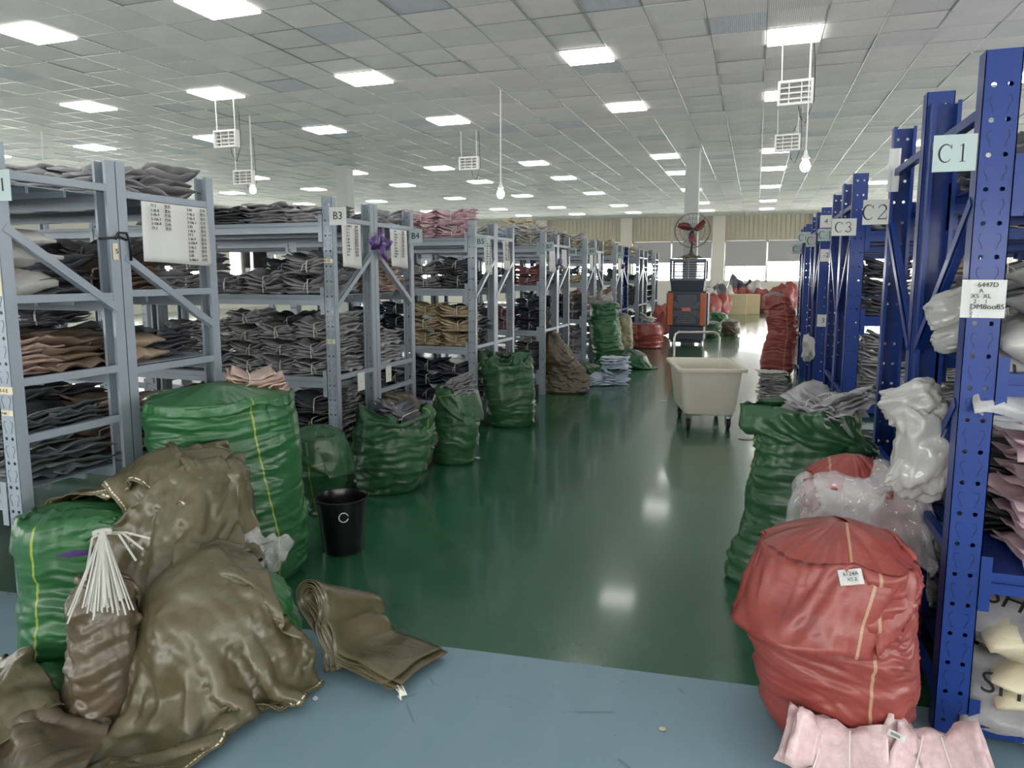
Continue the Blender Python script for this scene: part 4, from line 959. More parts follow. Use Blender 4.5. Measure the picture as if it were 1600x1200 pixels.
# ---------------------------------------------------------------- hanging signs
def ribbon(m, pts, w, y=-.0012):
    """flat stroke in the xz plane; w: widths per point"""
    n = len(pts); L, R_ = [], []
    for i in range(n):
        a = pts[max(i - 1, 0)]; b = pts[min(i + 1, n - 1)]; dx, dz = b[0] - a[0], b[1] - a[1]; l = math.hypot(dx, dz) or 1
        nx, nz = -dz / l * w[i] / 2, dx / l * w[i] / 2
        L.append((pts[i][0] + nx, y, pts[i][1] + nz)); R_.append((pts[i][0] - nx, y, pts[i][1] - nz))
    m.add(L + R_, [(i, i + 1, n + i + 1, n + i) for i in range(n - 1)])
def arc(cx, cz, rx, rz, a0, a1, n=14): return [(cx + rx * math.cos(math.radians(a0 + (a1 - a0) * i / n)), cz + rz * math.sin(math.radians(a0 + (a1 - a0) * i / n))) for i in range(n + 1)]
def serif(ch, m, ox, h):
    """serif glyphs, height h, origin centre"""
    t, T = h * .04, h * .1; q = lambda pts: [(ox + x * h, z * h) for x, z in pts]
    def st(pts, w): ribbon(m, q(pts), [h * a for a in w] if isinstance(w, list) else [h * w] * len(pts))
    if ch == 'C':
        p = arc(0, 0, .34, .5, 40, 320, 22); n = len(p); st(p, [.035 + .075 * math.sin(math.pi * i / (n - 1)) ** 1.5 for i in range(n)]); st([(.28, .5), (.28, .22)], .035)
    if ch == '1': st([(0, -.5), (0, .5)], .09); st([(-.15, -.49), (.15, -.49)], .035); st([(-.15, .38), (0, .48)], .035)
    if ch == '2': st(arc(0, .22, .24, .27, 170, -20, 12) + [(-.26, -.46)], [.05] * 6 + [.09] * 6 + [.06, .04]); st([(-.26, -.47), (.27, -.47)], .07); st([(.27, -.47), (.29, -.3)], .035)
    if ch == '3': st(arc(-.02, .25, .22, .24, 160, -90, 12), .07); st(arc(-.03, -.23, .26, .26, 90, -160, 12), .08)
    if ch == '4': st([(.1, -.5), (.1, .5)], .08); st([(.1, .48), (-.26, -.18), (.3, -.18)], .04); st([(-.06, -.49), (.26, -.49)], .035)
    if ch == '5': st([(.24, .46), (-.18, .46), (-.2, .06)], .06); st(arc(-.02, -.17, .25, .3, 120, -160, 14), .075)
    if ch == '6': st(arc(.06, .0, .32, .5, 70, 200, 12), .06); st(arc(0, -.2, .24, .29, 0, 360, 18), .07)
    if ch == '7': st([(-.26, .46), (.27, .46), (-.05, -.5)], [.06, .06, .1])
def sign(x, y, z, text, label, w=.12, h=.115, m='paper_green', rx=0, rz=0, ser=False, size=.07, name='rack_sign'):
    t = empty(name, (x, y, z), 0, label, 'sign'); t.rotation_euler = (rx, 0, rz)
    MB().box(-w / 2, w / 2, -.0008, .0008, -h / 2, h / 2).build('card', M[m], t)
    if ser:
        b = MB(); n = len(text)
        for i, ch in enumerate(text): serif(ch, b, (i - (n - 1) / 2) * size * .86 - size * .02, size)
        b.build('lettering', M['ink'], t)
    elif text:
        o = link('lettering', textmesh(text, size), M['ink'], t, (0, -.0016, 0), RX90)
    MB().box(-w / 2 - .002, -w / 2 + .02, -.0016, -.0010, h * .1, h * .3).build('clear_tape', M['clear'], t) if False else None
    return t
sign(-2.71, 1.952, 1.83, 'B1', 'small pale card ending in 1 taped to the nearest left post', ser=False)
sign(-2.60, 4.0775, 1.875, 'B3', 'pale card reading B3 on the perforated grey post', .13, .115, 'paper')
sign(-2.60, 5.196, 1.80, 'B4', 'pale green card reading B4 on a grey post', .12, .11)
sign(-2.45, 6.2475, 1.80, 'B5', 'pale card reading B5 on a grey post', .12, .11, 'paper_green')
sign(-2.40, 8.3975, 1.83, 'B7', 'pale card ending in 7 on a grey post', .12, .11)
sign(-2.40, 9.567, 1.80, 'B8', 'small pale card ending in 8 on a grey post', .12, .11)
sign(-2.40, 10.7475, 1.84, 'B9', 'small pale card ending in 9 beside the tall green sack', .12, .11)
sign(-2.40, 13.1975, 1.84, 'B11', 'tiny pale card on the grey post before the blue rack', .12, .11, size=.05)
sign(-2.40, 14.447, 1.84, 'B12', 'tiny pale card on the post right of the blue rack', .12, .11, size=.05)
sign(.548, 2.4975, 1.86, 'C1', 'pale laminated card reading C1 on the nearest blue post', .115, .108, 'paper_green', ser=True, size=.052)
sign(.54, 3.912, 1.80, 'C2', 'white card reading C2 on a blue post', .115, .12, 'paper', ser=True, size=.07)
sign(.575, 5.5975, 1.83, 'C3', 'white card reading C3 on a blue post', .16, .12, 'paper', ser=True, size=.07)
def psign(u, v, y, *a, **k):
    p = aty(u, v, y); sign(p[0], y, p[2], *a, **k)
psign(1290, 367, 8.2975, 'C4', 'pale green card reading C4 above small numbered cards', .15, .13, 'paper_green', ser=True, size=.08)
psign(1272, 376, 9.0, 'C5', 'white card reading C5 on a blue post', .17, .14, 'paper', ser=True, size=.09)
psign(1257, 371, 10.9975, 'C6', 'pale green card reading C6 on a blue post', .16, .15, 'paper_green', ser=True, size=.09)
psign(1247, 389, 11.9, 'C7', 'pale green card reading C7 on the far blue post', .17, .15, 'paper_green', ser=True, size=.09)
for v_, tx, lab in [(346, '4', 'small grey card numbered 4 above the C4 card'), (399, '-2', 'small grey card numbered 2 below the C4 card'), (501, '3', 'small grey card numbered 3 halfway down the blue post'), (606, '5', 'small grey card numbered 5 low on the blue post')]:
    psign(1291 if v_ < 450 else 1286, v_, 8.296, tx, lab, .12, .13, 'paper', size=.07)
# masking tape marks and handwritten tags
def tagnote(x, y, z, w, h, lines, label, m='tape', size=.02, rx=0, rz=0, ry=0, name='paper_tag', cat='tag'):
    t = empty(name, (x, y, z), 0, label, cat); t.rotation_euler = (rx, ry, rz)
    b = MB(); n = 5
    vs = [(-w / 2 + w * i / n, -.001 - .003 * math.sin(i * 2.1), zz) for zz in (-h / 2, h / 2) for i in range(n + 1)]
    b.add(vs, [(i, i + 1, n + 2 + i, n + 1 + i) for i in range(n)]); o = b.build('paper', M[m], t)
    sm = o.modifiers.new('thickness', 'SOLIDIFY'); sm.thickness = .0006
    for (lx, lz, s, sz) in lines:
        link('lettering', textmesh(s, sz, 'LEFT'), M['ink'], t, (lx, -.0085, lz), RX90)
    return t
tagnote(.653, 2.4975, 1.425, .118, .115, [(-.02, .042, '6447D', .02), (-.015, .024, 'A', .018), (-.035, .008, 'XS  XL', .018), (-.033, -.008, ' 2    1', .018), (-.036, -.024, 'DM8oo85', .022), (-.036, -.039, 'S', .018), (-.036, -.0515, '2', .016)], 'handwritten white tag wrapped around the nearest blue post', 'paper')
tagnote(-2.775, 1.9525, 1.045, .075, .03, [(-.03, 0, 'B1-1-2', .02)], 'cream tape lettered B1-1-2 on the nearest left post')
tagnote(-2.775, 1.9525, .955, .06, .022, [(-.025, 0, '+5.56', .014)], 'cream tape with scribbles below the B1-1-2 tape')
tagnote(-2.76, 1.9525, 1.47, .025, .11, [(-.008, -.02, '5', .02)], 'vertical cream tape strip on the nearest left post')
tagnote(-2.737, 2.475, 1.60, .03, .075, [(-.008, 0, '5', .032)], 'cream tape numbered 5 on the twin grey posts', rz=math.pi / 2)
tagnote(-2.683, 4.0775, 1.585, .07, .028, [(-.03, 0, 'B3-1-1', .018)], 'cream tape lettered B3-1-1 on the post signed B3')
tagnote(-2.683, 4.0775, 1.05, .07, .028, [(-.03, 0, 'B3-1-2', .018)], 'lower cream tape lettered B3-1-2 on the post signed B3')
# handwritten lists hanging on rack ends
ink_words = ['黑色', '杏色', '灰色', '白色', '米色', '蓝色', '红色', '花色']
def listpaper(x, y0, y1, ztop, hgt, label, cols, seed, name='handwritten_list', rows=13, sz=.02):
    """sheet facing the aisle (+x), hung from a strut between y0 and y1"""
    r = random.Random(seed); t = empty(name, (x, (y0 + y1) / 2, ztop), math.pi / 2, label, 'list'); wv = (y1 - y0)
    nu_, nv_ = 14, 10; X = np.zeros((nv_, nu_, 3))
    for j in range(nv_):
        for i in range(nu_):
            u = i / (nu_ - 1) - .5; v = j / (nv_ - 1)
            X[j, i] = (u * wv * (1 + .05 * v) + .01 * v, -.010 * v * math.sin(u * 5 + seed) - .006 * v, -v * hgt * (1 + .03 * math.sin(u * 3)))
    me = gridmesh('sheet', X); o = link('sheet', me, M['paper'], t, smooth=True); s = o.modifiers.new('thickness', 'SOLIDIFY'); s.thickness = .0006
    for c_, (cx, n0, n1) in enumerate(cols):
        for k in range(n0, n1):
            zz = -hgt * (k + 1) / (rows + 1); tx = r.choice(['3-106-%d', '77-%d', '5-8%d', '1-46-%d']) % r.randint(1, 9) if c_ % 2 == 0 else r.choice(ink_words)
            link('lettering', textmesh(tx, sz, 'LEFT'), M['ink'], t, (cx * wv, -.021, zz), (math.pi / 2, r.uniform(-.06, .06), 0))
    return t
listpaper(-2.735, 2.63, 3.05, 1.84, .29, 'large handwritten paper list on the end of the second rack', [(-.42, 0, 6), (-.22, 0, 6), (.12, 0, 13), (.33, 0, 13)], 1, sz=.019)
listpaper(-2.638, 4.18, 4.42, 1.84, .30, 'narrow handwritten list hung right of the B3 card', [(-.4, 0, 10), (.05, 0, 10)], 2, sz=.022)
listpaper(-2.638, 4.84, 5.12, 1.84, .29, 'handwritten list hung behind the purple film knot', [(-.4, 0, 10), (.05, 0, 10)], 3, sz=.022)
listpaper(-2.503, 6.45, 6.66, 1.84, .34, 'handwritten list hung right of the B5 card', [(-.4, 0, 10), (.05, 0, 10)], 4, sz=.022)
listpaper(-2.503, 7.0, 7.2, 1.84, .30, 'smaller handwritten list two posts beyond the B5 card', [(-.4, 0, 9), (.05, 0, 9)], 5, sz=.022)
listpaper(-2.443, 8.55, 8.8, 1.84, .32, 'blank looking white sheet hung before the purple film', [], 6)
listpaper(-2.443, 9.15, 9.4, 1.82, .25, 'curled white sheet hung beyond the purple film', [], 7)
listpaper(-2.463, 10.9, 11.15, 1.84, .3, 'white sheet on the rack beside the tall green sack', [], 8)
listpaper(-2.463, 11.5, 11.75, 1.84, .3, 'white sheet on the rack just beyond the tall green sack', [], 9)
listpaper(-2.463, 13.3, 13.6, 1.84, .38, 'white sheet left of the blue rack on the left', [], 10)
for (x, y, z, w_, h_, lab) in [(-2.638, 4.38, .74, .10, .13, 'small white card hung from the lower strut behind the B3 post'), (-2.638, 4.78, .74, .09, .12, 'small white card hung from the strut beside the twin posts')]:
    tagnote(x, y, z, w_, h_, [(-.03, 0, '—', .03)], lab, 'paper', rz=math.pi / 2)
# grey paper bands hung near C2
tagnote(.60, 3.86, 1.99, .05, .2, [], 'folded paper strip tucked over the top of a blue post', 'paper', rx=.1)
# purple film knots
def filmknot(x, y, z, s, label, seed, n=7):
    r = random.Random(seed); b = MB()
    for k in range(n):
        a = r.uniform(-.5, 3.6) if k else 1.0; L = s * r.uniform(.6, 1.1); wdt = s * r.uniform(.3, .5); el = r.uniform(-.3, .7)
        N_ = 6; up = []; dn = []
        for i in range(N_ + 1):
            t_ = i / N_; rad = L * t_; ww = wdt * math.sin(math.pi * min(1, t_ * .9 + .08)) * .5
            cx = math.cos(a) * rad; cz = math.sin(a) * rad * .8 - .15 * s * t_ * t_; cy = -.05 * s * math.sin(t_ * 3 + k) + el * rad * .4
            up.append((x + .01 + cy * .5 + .01 * math.sin(7 * t_ + k), y + cx - math.sin(a) * ww, z + cz + math.cos(a) * ww)); dn.append((x + .02 + cy * .5, y + cx + math.sin(a) * ww, z + cz - math.cos(a) * ww))
        b.add(up + dn, [(i, i + 1, N_ + 2 + i, N_ + 1 + i) for i in range(N_)])
    o = b.build('purple_film_knot', M['purple'], smooth=True); tag(o, label, 'plastic film'); s_ = o.modifiers.new('thickness', 'SOLIDIFY'); s_.thickness = .001
    return o
filmknot(-2.63, 4.62, 1.69, .25, 'purple plastic film knotted around the twin grey posts', 1, 9)
filmknot(-2.45, 9.0, 1.63, .16, 'smaller purple film knot on the twin posts farther along', 2, 6)
filmknot(-2.47, 13.82, 1.62, .2, 'far purple film knot before the blue rack', 3, 5)
b = MB(); b.tube([(-2.76, 2.41, 1.655), (-2.733, 2.45, 1.66), (-2.731, 2.5, 1.665), (-2.733, 2.53, 1.655), (-2.733, 2.6, 1.665)], .006, 6); b.tube([(-2.73, 2.47, 1.655), (-2.728, 2.49, 1.685), (-2.728, 2.53, 1.685), (-2.728, 2.545, 1.655), (-2.73, 2.55, 1.56)], .006, 6)
tag(b.build('black_cord', M['black'], smooth=True), 'black cord tied around the twin grey posts of the nearest pair', 'cord')
# ---------------------------------------------------------------- hanging bulbs
def bulb(x, y, z, label):
    t = empty('hanging_bulb', (x, y, z), 0, label, 'lamp')
    MB().tube([(0, 0, .16), (0, 0, H - z)], .009, 6).build('rod', M['white'], t)
    MB().lathe([(0, .17), (.018, .17), (.024, .12), (.05, .085), (.05, .075), (.0, .07)], 16).build('lamp_holder', M['white'], t, smooth=True)
    MB().lathe([(.02, .08), (.03, .06), (.052, .02), (.058, -.01), (.05, -.045), (.028, -.07), (0, -.078)], 18).build('bulb', M['bulb'], t, smooth=True)
p = atz(782, 140, H); q = aty(786, 302, p[1]); bulb(p[0], p[1], q[2], 'lit bare bulb hanging on a long rod over the middle of the aisle')
p = atz(1268, 60, H); q = aty(1266, 258, p[1]); bulb(p[0], p[1], q[2], 'lit bare bulb hanging above the right blue racks')
p = atz(390, 180, H); q = aty(398, 296, p[1]); bulb(p[0], p[1], q[2], 'lit bare bulb hanging low behind the left racks')
p = atz(64, 205, H); q = aty(68, 290, p[1]); bulb(p[0], p[1], q[2], 'lit bare bulb hanging at the far left, mostly behind the rack')
# ---------------------------------------------------------------- infrared heaters on two rods
M['heat_in'] = mat('heater_reflector', (170, 168, 166), .25, .9)
def heater(u0, u1, v0, v1, ur, vr, label, rz=0, rods=True, s=1.0):
    p = atz(ur, vr, H); y = p[1]; A, B = aty(u0, v0, y), aty(u1, v1, y); w_ = abs(B[0] - A[0]) / 2; h_ = abs(A[2] - B[2]) / 2; cx, cz = (A[0] + B[0]) / 2, (A[2] + B[2]) / 2
    t = empty('infrared_heater', (cx, y, cz), rz, label, 'heater'); e = .03
    f = MB(); f.box(-w_, w_, -.05, .05, h_ - e, h_).box(-w_, w_, -.05, .05, -h_, -h_ + e).box(-w_, -w_ + e, -.05, .05, -h_ + e, h_ - e).box(w_ - e, w_, -.05, .05, -h_ + e, h_ - e)
    f.build('frame', M['white'], t, bevel=.004)
    MB().box(-w_ + e, w_ - e, .02, .03, -h_ + e, h_ - e).build('reflector', M['heat_in'], t)
    for k in (-1, 0, 1): MB().tube([(-w_ + e, -.01, k * h_ * .45), (w_ - e, -.01, k * h_ * .45)], .012, 8).build('heating_tube', M['white'], t)
    for k in (-1, 1): MB().box(k * w_ * .35 - .006, k * w_ * .35 + .006, -.04, -.03, -h_ + e, h_ - e).build('guard_bar', M['white'], t)
    if rods:
        for k in (-1, 1): MB().tube([(k * (w_ - .04), 0, h_ - .01), (k * (w_ - .04) - .01, 0, H - cz)], .007, 6).build('rod', M['white'], t)
    MB().tube([(w_ * .2, .03, -h_), (w_ * .3, .05, -h_ - .12), (w_ * .6, .06, -h_ - .2), (w_ * 1.05, .06, -h_ + .05), (w_ * 1.0, .05, (H - cz) * .6), (w_ * .9, .05, H - cz)], .005, 5).build('cable', M['black'], t, smooth=True)
heater(1216, 1270, 128, 163, 1240, 68, 'white framed heater hung on two rods below the nearest right panel', -.1)
heater(1211, 1250, 211, 235, 1228, 170, 'white framed heater hung farther along above the right of the aisle', -.1)
heater(336, 372, 205, 230, 350, 151, 'white framed heater hung below the left panel by two long rods')
heater(366, 397, 267, 288, 380, 215, 'white framed heater hung low near the left hanging bulb')
heater(718, 748, 246, 265, 728, 205, 'white framed heater hung over the middle left of the hall')
# ---------------------------------------------------------------- tub cart
M['tub'] = mat('cream_plastic_tub', (222, 216, 200), .45, var=.04, vscale=3)
M['rubber'] = mat('black_rubber', (18, 18, 20), .6)
def cart(cx, cy, rz):
    t = empty('tub_cart', (cx, cy, 0), rz, 'cream plastic tub cart on black castors standing in the aisle', 'cart')
    def ring(hx, hy, z, r, n=6):
        pts = []
        for qx, qy, a0 in ((1, 1, 0), (-1, 1, 90), (-1, -1, 180), (1, -1, 270)):
            for i in range(n + 1):
                a = math.radians(a0 + 90 * i / n); pts.append((qx * (hx - r) + r * math.cos(a), qy * (hy - r) + r * math.sin(a), z))
        return pts
    rings = [ring(.2, .32, .15, .05), ring(.235, .36, .155, .07), ring(.25, .375, .19, .07), ring(.29, .44, .57, .07), ring(.325, .475, .575, .07), ring(.33, .48, .59, .07), ring(.33, .48, .605, .07), ring(.32, .47, .612, .07), ring(.285, .435, .606, .07), ring(.278, .43, .59, .07), ring(.24, .365, .2, .07), ring(.2, .32, .175, .05)]
    X = np.array(rings); b = MB(); nv_, nu_, _ = X.shape
    b.add(X.reshape(-1, 3), [(j * nu_ + i, j * nu_ + (i + 1) % nu_, (j + 1) * nu_ + (i + 1) % nu_, (j + 1) * nu_ + i) for j in range(nv_ - 1) for i in range(nu_)] + [tuple(range(nu_))[::-1], tuple(range((nv_ - 1) * nu_, nv_ * nu_))])
    b.build('tub', M['tub'], t, smooth=True).data.set_sharp_from_angle(angle=.6)
    MB().tube([(-.235, .475, .3), (-.235, .49, .6), (-.235, .49, .82), (-.225, .49, .86), (-.19, .49, .88), (.19, .49, .88), (.225, .49, .86), (.235, .49, .82), (.235, .49, .6), (.235, .475, .3)], .014, 10).build('push_handle', M['chrome'], t, smooth=True)
    MB().box(-.22, .22, -.34, .34, .135, .152).build('base_frame', M['chrome'], t)
    for sx in (-1, 1):
        for sy in (-1, 1):
            w_ = MB(); w_.tube([(sx * .19 - .016, sy * .29, .05), (sx * .19 - .014, sy * .29, .05), (sx * .19 + .014, sy * .29, .05), (sx * .19 + .016, sy * .29, .05)], [.04, .05, .05, .04], 18)
            c_ = w_.build('castor', M['rubber'], t)
            f = MB(); f.box(sx * .19 - .026, sx * .19 - .021, sy * .29 - .02, sy * .29 + .02, .04, .13).box(sx * .19 + .021, sx * .19 + .026, sy * .29 - .02, sy * .29 + .02, .04, .13).box(sx * .19 - .03, sx * .19 + .03, sy * .29 - .03, sy * .29 + .03, .125, .137); f.build('fork', M['chrome'], c_)
cart(-.46, 7.32, .24)
# ---------------------------------------------------------------- black bin
p = atz(525, 872); bx, by = p[0] - .03, p[1] + .12
t = empty('waste_bin', (bx, by, 0), 0, 'round black plastic waste bin on the green floor', 'bin')
MB().lathe([(0, 0), (.105, 0), (.11, .01), (.135, .285), (.145, .287), (.146, .3), (.135, .302), (.13, .285), (.106, .015), (0, .012)], 36).build('bin_body', M['black'], t, smooth=True).data.set_sharp_from_angle(angle=.7)
nn = np.array([bx, by]) / np.hypot(bx, by); ang = math.atan2(-nn[1], -nn[0]) + .04
MB().tube([(0, .024 * math.cos(a / 12 * math.pi), .024 * math.sin(a / 12 * math.pi)) for a in range(1, 24)], .0028, 6).build('pull_ring', M['white'], t, (.137 * math.cos(ang), .137 * math.sin(ang), .225), (0, -.1, ang), smooth=True)
# ---------------------------------------------------------------- air cooler
M['cbody'] = mat('slate_blue_plastic', (58, 66, 80), .4); M['corange'] = mat('orange_plastic', (206, 98, 42), .4, coat=.2); M['cgrey'] = mat('light_slate_plastic', (112, 118, 128), .4); M['clogo'] = mat('orange_badge', (214, 92, 62), .4)
def cooler(cx, cy, rz):
    t = empty('air_cooler', (cx, cy, 0), rz, 'tall slate grey mobile air cooler with orange side strips before the column', 'air cooler')
    b = MB(); b.box(-.36, .36, -.25, .25, .10, .40).box(-.33, .33, -.24, .24, .05, .1); b.build('base', M['cbody'], t, bevel=.02)
    MB().box(-.40, .40, -.27, .27, .40, 1.14).build('body', M['cbody'], t, bevel=.02)
    for s in (-1, 1):
        MB().box(s * .335 - .055, s * .335 + .055, -.285, -.268, .42, 1.10).build('side_strip', M['corange'], t, bevel=.006)
        MB().box(min(s * .4, s * .43), max(s * .4, s * .43), -.2, .25, .42, 1.1).build('side_grille', M['cbody'], t, bevel=.01)
    # louvres of the front panel: hexagonal arrangement around the badge
    MB().box(-.275, .275, -.276, -.268, .43, 1.09).build('front_panel', M['cbody'], t)
    for k in range(15):
        z = .47 + k * .04; d = abs(z - .75); 
        wv = .20 if d > .2 else .10 + d * .5
        MB().box(-wv, wv, -.292, -.276, z, z + .018).build('louvre', M['cgrey'], t)
    for s in (-1, 1):
        for k in range(4):
            x0 = .12 + k * .035
            for sz in (-1, 1):
                b = MB(); b.bar((s * x0, -.284, .755 + sz * .02), (s * (x0 + .08), -.284, .755 + sz * (.14 + .02 * k)), .012, .014, up=(0, 1, 0)); b.build('louvre', M['cgrey'], t)
    MB().box(-.09, .09, -.302, -.29, .715, .795).build('badge', M['clogo'], t, bevel=.004)
    link('lettering', textmesh('山水风', .055), M['white'], t, (0, -.304, .755), RX90)
    b = MB(); v = [(-.33, -.24, 1.14), (.33, -.24, 1.14), (.33, .24, 1.14), (-.33, .24, 1.14), (-.35, -.27, 1.36), (.35, -.27, 1.36), (.35, .27, 1.36), (-.35, .27, 1.36)]
    b.add(v, [(3, 2, 1, 0), (4, 5, 6, 7), (0, 1, 5, 4), (1, 2, 6, 5), (2, 3, 7, 6), (3, 0, 4, 7)]); b.build('neck', M['cbody'], t, bevel=.01)
    # open head: the outlet frame you can see through
    b = MB(); X0, X1, Y0, Y1, A, B = -.37, .37, -.29, .29, 1.36, 1.80
    for (xa, xb) in ((X0, X0 + .04), (X1 - .04, X1), (-.02, .02)): b.box(xa, xb, Y0, Y0 + .05, A, B)
    for (za, zb) in ((A, A + .05), (B - .04, B)): b.box(X0, X1, Y0, Y0 + .05, za, zb)
    for (xa, xb) in ((X0, X0 + .04), (X1 - .04, X1)): b.box(xa, xb, Y1 - .05, Y1, A, B)
    for (za, zb) in ((A, A + .04), (B - .04, B)): b.box(X0, X1, Y1 - .05, Y1, za, zb)
    for xa in (X0, X1 - .03): b.box(xa, xa + .03, Y0, Y1, A, A + .04).box(xa, xa + .03, Y0, Y1, B - .03, B)
    b.build('outlet_frame', M['cgrey'], t)
    MB().box(X0, X1, Y0, Y1, B, B + .015).build('top_cover', M['cgrey'], t)
    for s in (-1, 1):
        for k in range(7):
            z = A + .08 + k * .048; MB().box(min(s * .02, s * .33), max(s * .02, s * .33), Y0 + .01, Y0 + .03, z, z + .024).build('outlet_slat', M['cbody'], t)
        for k in range(3):
            x = s * (.09 + k * .075); MB().box(x - .003, x + .003, Y0 + .032, Y0 + .045, A + .05, B - .04).build('outlet_vane', M['cbody'], t)
    for s in (-1, 1):
        for sy in (-1, 1): MB().tube([(s * .28 - .02, sy * .18, .03), (s * .28 + .02, sy * .18, .03)], .03, 12).build('castor', M['white'], t)
    return t
p = aty(1070, 535, 15.35); cooler(p[0] + .02, 15.6, -.02)
cl = sack_mat('x', (100, 100, 100)) if False else M['sob']
# cloth lying on the cooler
N = 24; U, V = np.meshgrid(np.linspace(-1, 1, N), np.linspace(-1, 1, N)); Z = .10 * np.exp(-(U ** 2 + V ** 2) * 1.6) * (1 + .5 * snoise(U * 3, V * 3, 0 * U, 5)) + .012
me = gridmesh('crumpled_cloth', np.stack([U * .24 + .02 * np.sin(V * 4), V * .2, np.maximum(Z, .004)], -1)); set_uv(me, U, V)
o = link('crumpled_cloth', me, M['sob'], loc=(p[0] + .02, 15.6, 1.816), smooth=True); tag(o, 'crumpled dull cloth lying on top of the air cooler', 'cloth'); o.modifiers.new('thickness', 'SOLIDIFY').thickness = .004
# ---------------------------------------------------------------- fan on the column
M['wire'] = mat('dark_wire', (70, 70, 72), .4, .6); M['blade'] = mat('dark_red_fan_blade', (112, 44, 48), .35, coat=.3)
p = aty(1082, 360, 15.75); FX, FY, FZ = p[0], 15.75, p[2]
t = empty('wall_fan', (FX, FY, FZ), 0, 'large wire guarded fan with dark red blades fixed to the column', 'fan')
t.rotation_euler = (-.12, 0, .12)
R_ = .37
for k, (rr, yy) in enumerate([(R_, 0), (R_ * .97, -.05), (R_ * .97, .05), (R_ * .7, -.085), (R_ * .7, .085), (R_ * .35, -.1)]):
    MB().tube([(rr * math.cos(a * math.pi / 20), yy, rr * math.sin(a * math.pi / 20)) for a in range(40)], .006 if k == 0 else .0028, 5, closed=True).build('guard_ring', M['wire'], t)
for k in range(24):
    a = k * math.pi / 12; b = MB(); b.tube([(.05 * math.cos(a), -.105, .05 * math.sin(a)), (R_ * .6 * math.cos(a), -.095, R_ * .6 * math.sin(a)), (R_ * .97 * math.cos(a), -.05, R_ * .97 * math.sin(a)), (R_ * math.cos(a), 0, R_ * math.sin(a)), (R_ * .9 * math.cos(a), .06, R_ * .9 * math.sin(a)), (.1 * math.cos(a), .1, .1 * math.sin(a))], .0018, 4); b.build('guard_wire', M['wire'], t)
for k in range(3):
    a0 = math.radians(20 + 120 * k); n_ = 8; lo, hi = [], []
    for i in range(n_ + 1):
        s_ = i / n_; rr = .05 + .27 * s_; a = a0 + .35 * s_; ww = .03 + .055 * math.sin(math.pi * min(1, s_ * .85 + .1)); tw = .5 - .25 * s_
        cx, cz = rr * math.cos(a), rr * math.sin(a); tx, tz = -math.sin(a), math.cos(a)
        lo.append((cx - tx * ww * math.cos(tw), -ww * math.sin(tw), cz - tz * ww * math.cos(tw))); hi.append((cx + tx * ww * math.cos(tw), ww * math.sin(tw), cz + tz * ww * math.cos(tw)))
    b = MB(); b.add(lo + hi, [(i, i + 1, n_ + 2 + i, n_ + 1 + i) for i in range(n_)]); o = b.build('blade', M['blade'], t, smooth=True); o.modifiers.new('thickness', 'SOLIDIFY').thickness = .003
MB().tube([(0, -.06, 0), (0, -.04, 0), (0, .05, 0), (0, .16, 0)], [.03, .05, .06, .07], 16).build('motor', M['wire'], t, smooth=True)
MB().tube([(0, .12, -.03), (0, .14, -.2), (0, .2, -.34), (-.02, .33, -.44)], .022, 8).build('bracket', M['wire'], t, smooth=True)
MB().tube([(0, .1, -.42), (.05, .1, -.5), (.0, .1, -.56), (-.06, .12, -.48), (-.12, .12, -.62), (-.14, .14, -.74)], .008, 6).build('cable', M['black'], t, smooth=True)
# ---------------------------------------------------------------- far end: cartons, red sacks, heaps
M['carton'] = mat('beige_carton', (212, 196, 160), .7, var=.04)
for (u0, u1, v0, v1, y, lab, col) in [(1135, 1166, 460, 487, 27.5, 'larger pale carton at the far end of the aisle', 'carton'), (1166, 1187, 460, 485, 28.2, 'smaller tan carton right of the larger pale carton', 'carton')]:
    A, B = aty(u0, v0, y), aty(u1, v1, y); t = empty('carton', ((A[0] + B[0]) / 2, y + .3, 0), 0, lab, 'box'); w_ = (B[0] - A[0]) / 2
    MB().box(-w_, w_, -.3, .3, 0, A[2]).build('box_body', M[col], t, bevel=.01)
    MB().box(-w_, w_, -.302, -.3, A[2] * .47, A[2] * .5).build('flap_seam', M['tape'], t)
rs = random.Random(9)
def lump(label, x, y, sx, sy, sz, m, seed, name='stuffed_sack', group=None):
    nu_, nv_ = 28, 14; th = np.arange(nu_) / nu_ * 2 * math.pi; ph = np.linspace(-.999, .999, nv_) * math.pi / 2
    T_, P_ = np.meshgrid(th, ph); a = np.cos(P_) ** .6; X = a * np.cos(T_) * sx; Y = a * np.sin(T_) * sy; Z = (np.sin(P_) * .5 + .5) * sz
    n_ = 1 + .16 * snoise(X / sx * 2, Y / sy * 2, Z / sz * 2, seed) + .06 * ridged(X / sx * 5, Y / sy * 5, Z / sz * 5, seed + 1)
    me = gridmesh(name, np.stack([X * n_ + x, Y * n_ + y, np.maximum(Z * n_, .002)], -1), True); set_uv(me, T_ * .3, Z)
    o = link(name, me, m, smooth=True); tag(o, label, 'sack', group); return o
lump('dark red sack slumped against the left of the pale carton', *aty(1122, 480, 25.5)[:2], .42, .4, .75, M['sr'], 1)
lump('red sack with white garments on top, behind the green sacks', *aty(1106, 480, 24.5)[:2], .4, .4, .7, M['sr'], 2)
